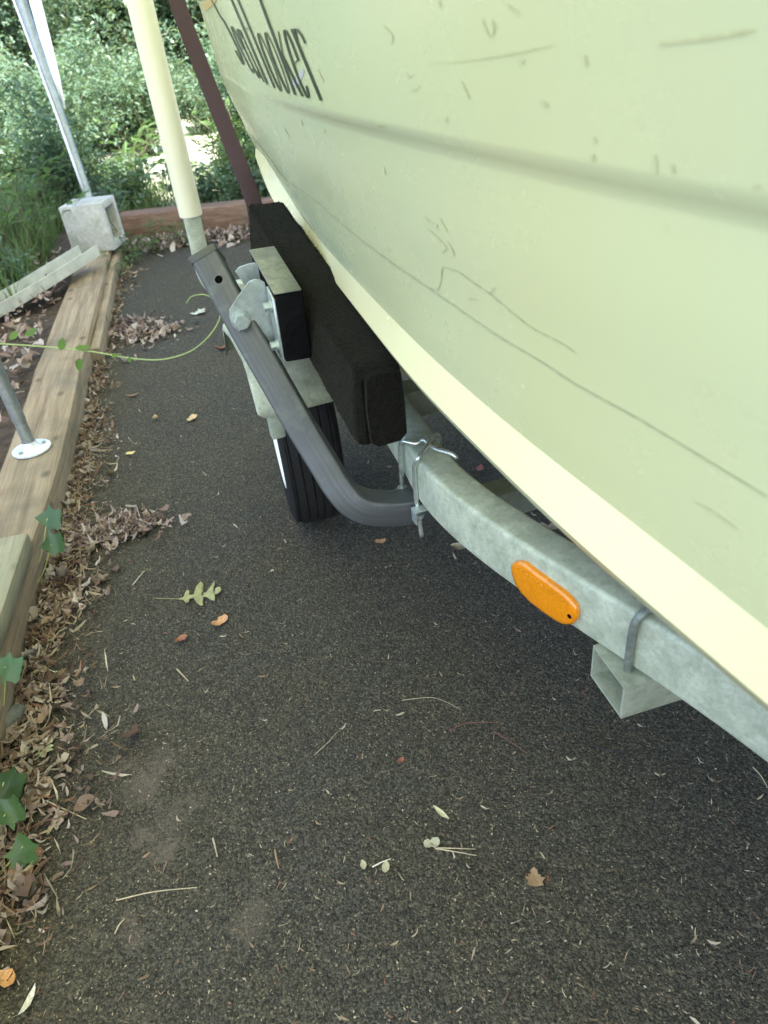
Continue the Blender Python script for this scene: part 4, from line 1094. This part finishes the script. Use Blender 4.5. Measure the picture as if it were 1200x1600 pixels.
# ------------------------------------------------------------------ plants
def plant(seed, h, spread, nstem, per, ll, lw, kind, droop=.3):
    g = np.random.default_rng(seed); SV, SF, LV, LF = [], [], [], []
    def leaf(p, d, up, L, W):
        s = nrm(np.cross(d, up)); k = len(LV); b = p + d * L * .45 + up * L * .06
        LV.extend([p, b + s * W, p + d * L - up * L * .10, b - s * W]); LF.append((k, k + 1, k + 2)); LF.append((k, k + 2, k + 3))
    def stem(P, r):
        k = len(SV); n = len(P)
        for i, p in enumerate(P):
            rr = r * (1 - .75 * i / (n - 1))
            for a in (0, 2.1, 4.2): SV.append(p + np.array([math.cos(a), math.sin(a), 0]) * rr)
        for i in range(n - 1):
            for j in range(3): SF.append((k + i * 3 + j, k + i * 3 + (j + 1) % 3, k + (i + 1) * 3 + (j + 1) % 3, k + (i + 1) * 3 + j))
    for _ in range(nstem):
        a = g.uniform(0, 6.28); out = np.array([math.cos(a), math.sin(a), 0]); hh = h * g.uniform(.55, 1.05); sp = spread * g.uniform(.25, 1)
        b0 = np.array([g.normal(0, .06), g.normal(0, .06), 0]) * spread * 2
        P = [b0 + out * sp * (f ** 1.5) + ZZ * hh * (f - droop * f * f * .6) + g.normal(0, .012, 3) * f for f in np.linspace(0, 1, 6)]
        stem(P, .004 + .003 * h)
        P = np.array(P)
        for q in range(per):
            f = g.uniform(.06, 1.0); i = min(4, int(f * 5)); p = P[i] + (P[i + 1] - P[i]) * (f * 5 - i)
            td = nrm(P[i + 1] - P[i]); ra = g.uniform(0, 6.28); side = nrm(np.array([math.cos(ra), math.sin(ra), g.normal(.25, .3)]))
            if kind == 'pinnate':
                LL = ll * g.uniform(3.0, 5.5) ; rd = nrm(side + ZZ * .3); nup = nrm(np.cross(rd, np.cross(ZZ, rd)) + g.normal(0, .15, 3))
                sd = nrm(np.cross(rd, nup))
                for m in range(7):
                    u = (m + 1) / 7; c = p + rd * LL * u - ZZ * LL * .35 * u * u
                    for sg in (1, -1): leaf(c, nrm(sd * sg + rd * .45), nup, ll * (1 - .35 * u) * g.uniform(.8, 1.1), lw)
                leaf(p + rd * LL - ZZ * LL * .35, rd, nup, ll, lw)
            else:
                tw = p + side * g.uniform(.01, .16) * spread * 1.4
                for m in range(3):
                    d = nrm(side + g.normal(0, .6, 3) - ZZ * .15); up = nrm(ZZ + g.normal(0, .45, 3)); up = nrm(up - d * (up @ d))
                    leaf(tw + g.normal(0, .02, 3), d, up, ll * g.uniform(.6, 1.2), lw * g.uniform(.7, 1.2))
    return (SV, SF), (LV, LF)
def plant_proto(name, part, seed, *a, m=None, **k):
    st, lf = plant(seed, *a, **k)
    return mesh('stem', *st, MAT['stem']), mesh(part, *lf, m)
def set_plant(name, meshes, part, loc, rz, sc, label, cat, group):
    r = bpy.data.objects.new(name, None); COL.objects.link(r); r.location = loc; r.rotation_euler = (0, 0, rz); r.scale = (sc,) * 3
    tag(r, label, cat, group)
    for nm, me in (('stem', meshes[0]), (part, meshes[1])):
        o = bpy.data.objects.new(nm, me); COL.objects.link(o); o.parent = r
    return r
FERN = [plant_proto('f', 'foliage', 100 + i, .42 + .08 * i, .34, 7, 9, .020, .0052, 'pinnate', m=MAT['fern'], droop=.6) for i in range(4)]
SHR = [plant_proto('s', 'crown', 200 + i, 1.3, .65, 20, 85, .056, .0145, 'leafy', m=MAT['shrub']) for i in range(4)]
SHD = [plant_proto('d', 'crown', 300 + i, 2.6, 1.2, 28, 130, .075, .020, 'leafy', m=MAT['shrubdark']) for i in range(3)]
LOW = [plant_proto('l', 'foliage', 400 + i, .30, .25, 10, 16, .036, .011, 'leafy', m=MAT['shrub'], droop=.4) for i in range(3)]
g = np.random.default_rng(77)
def bed(y, d_): return timber_line(y) - TN * (.16 + d_)
for i in range(60):
    y = 2.5 + 2.6 * (i / 59) + g.normal(0, .1); d_ = g.uniform(.16, 1.9) * (1 if y > 3 else .9) + (.22 if y < 2.9 else 0)
    p = bed(y, d_); set_plant('fern_plant', FERN[i % 4], 'foliage', (p[0], p[1], .08), g.uniform(0, 6.28), g.uniform(.75, 1.25), 'feathery bright green plant in the bed left of the timber', 'plant', 'feathery plants in the garden bed')
for i in range(26):
    y = 2.2 + 2.8 * g.random(); d_ = g.uniform(.15, 2.0) + (.2 if y < 2.8 else 0)
    p = bed(y, d_); set_plant('leafy_weed', LOW[i % 3], 'foliage', (p[0], p[1], .07), g.uniform(0, 6.28), g.uniform(.7, 1.3), 'low broad leaved weed in the bed left of the timber', 'weed', 'low weeds in the garden bed')
for i, (x, y, s) in enumerate(((-1.12, 3.86, .50), (-1.04, 4.05, .55), (-.92, 4.12, .42), (-1.22, 4.02, .7), (-1.16, 3.62, .42))):
    set_plant('fern_plant', FERN[i % 4], 'foliage', (x, y, .0), g.uniform(0, 6.28), s, 'small feathery plant in the corner behind the concrete block', 'plant', 'small plants in the corner of the drive')
for i in range(74):
    y = 5.1 + 4.4 * (i / 73); x = g.uniform(-5.0, .3) * (y / 7) - .1
    if abs(x / y + .205) < .085 and y < 7.6: continue
    set_plant('thicket_shrub', SHR[i % 4], 'crown', (x, y, 0), g.uniform(0, 6.28), g.uniform(.55, 1.05), 'slender leafy green shrub in the thicket beyond the far timber', 'shrub', 'shrubs in the thicket beyond the drive')
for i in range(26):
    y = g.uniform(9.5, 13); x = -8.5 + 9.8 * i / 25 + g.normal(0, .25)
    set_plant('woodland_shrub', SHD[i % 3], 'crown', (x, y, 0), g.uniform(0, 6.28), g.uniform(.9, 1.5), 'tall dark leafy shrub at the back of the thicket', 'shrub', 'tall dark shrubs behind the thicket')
for i in range(44):
    y = 4.66 + 1.5 * g.random(); x = g.uniform(-2.9, .1)
    if abs(x / y + .2) < .05 and y > 4.95: continue
    set_plant('leafy_weed', LOW[i % 3], 'foliage', (x, y, 0), g.uniform(0, 6.28), g.uniform(.8, 1.5), 'low broad leaved weed growing just beyond the far timber', 'weed', 'weeds beyond the far timber')
for i in range(26):
    y = 4.7 + 1.6 * g.random(); x = g.uniform(-2.9, .0)
    if abs(x / y + .2) < .05 and y > 4.95: continue
    set_plant('fern_plant', FERN[i % 4], 'foliage', (x, y, 0), g.uniform(0, 6.28), g.uniform(.9, 1.5), 'feathery plant growing just beyond the far timber', 'plant', 'feathery plants beyond the far timber')
# grass: one mass
V, Fc = [], []
def blade(p, h, lean):
    a = g.uniform(0, 6.28); s = np.array([math.cos(a), math.sin(a), 0]) * .003; d = np.array([-math.sin(a), math.cos(a), 0]) * lean; k = len(V)
    V.extend([p - s, p + s, p + d * .4 + ZZ * h * .6 + s * .7, p + d * .4 + ZZ * h * .6 - s * .7, p + d + ZZ * h * .9]); Fc.append((k, k + 1, k + 2, k + 3)); Fc.append((k + 3, k + 2, k + 4))
for _ in range(9000):
    y = g.uniform(2.5, 5.2); p = bed(y, abs(g.normal(.15, .9)) + (.35 if y < 3.1 else .12)) + ZZ * .06; blade(p, g.uniform(.08, .30), g.uniform(.03, .22))
for _ in range(5000):
    p = np.array([g.uniform(-2.6, 1.2), g.uniform(4.6, 6.2), 0]); blade(p, g.uniform(.05, .20), g.uniform(.02, .18))
tag(add('grass', V, Fc, MAT['grass']), kind='stuff')
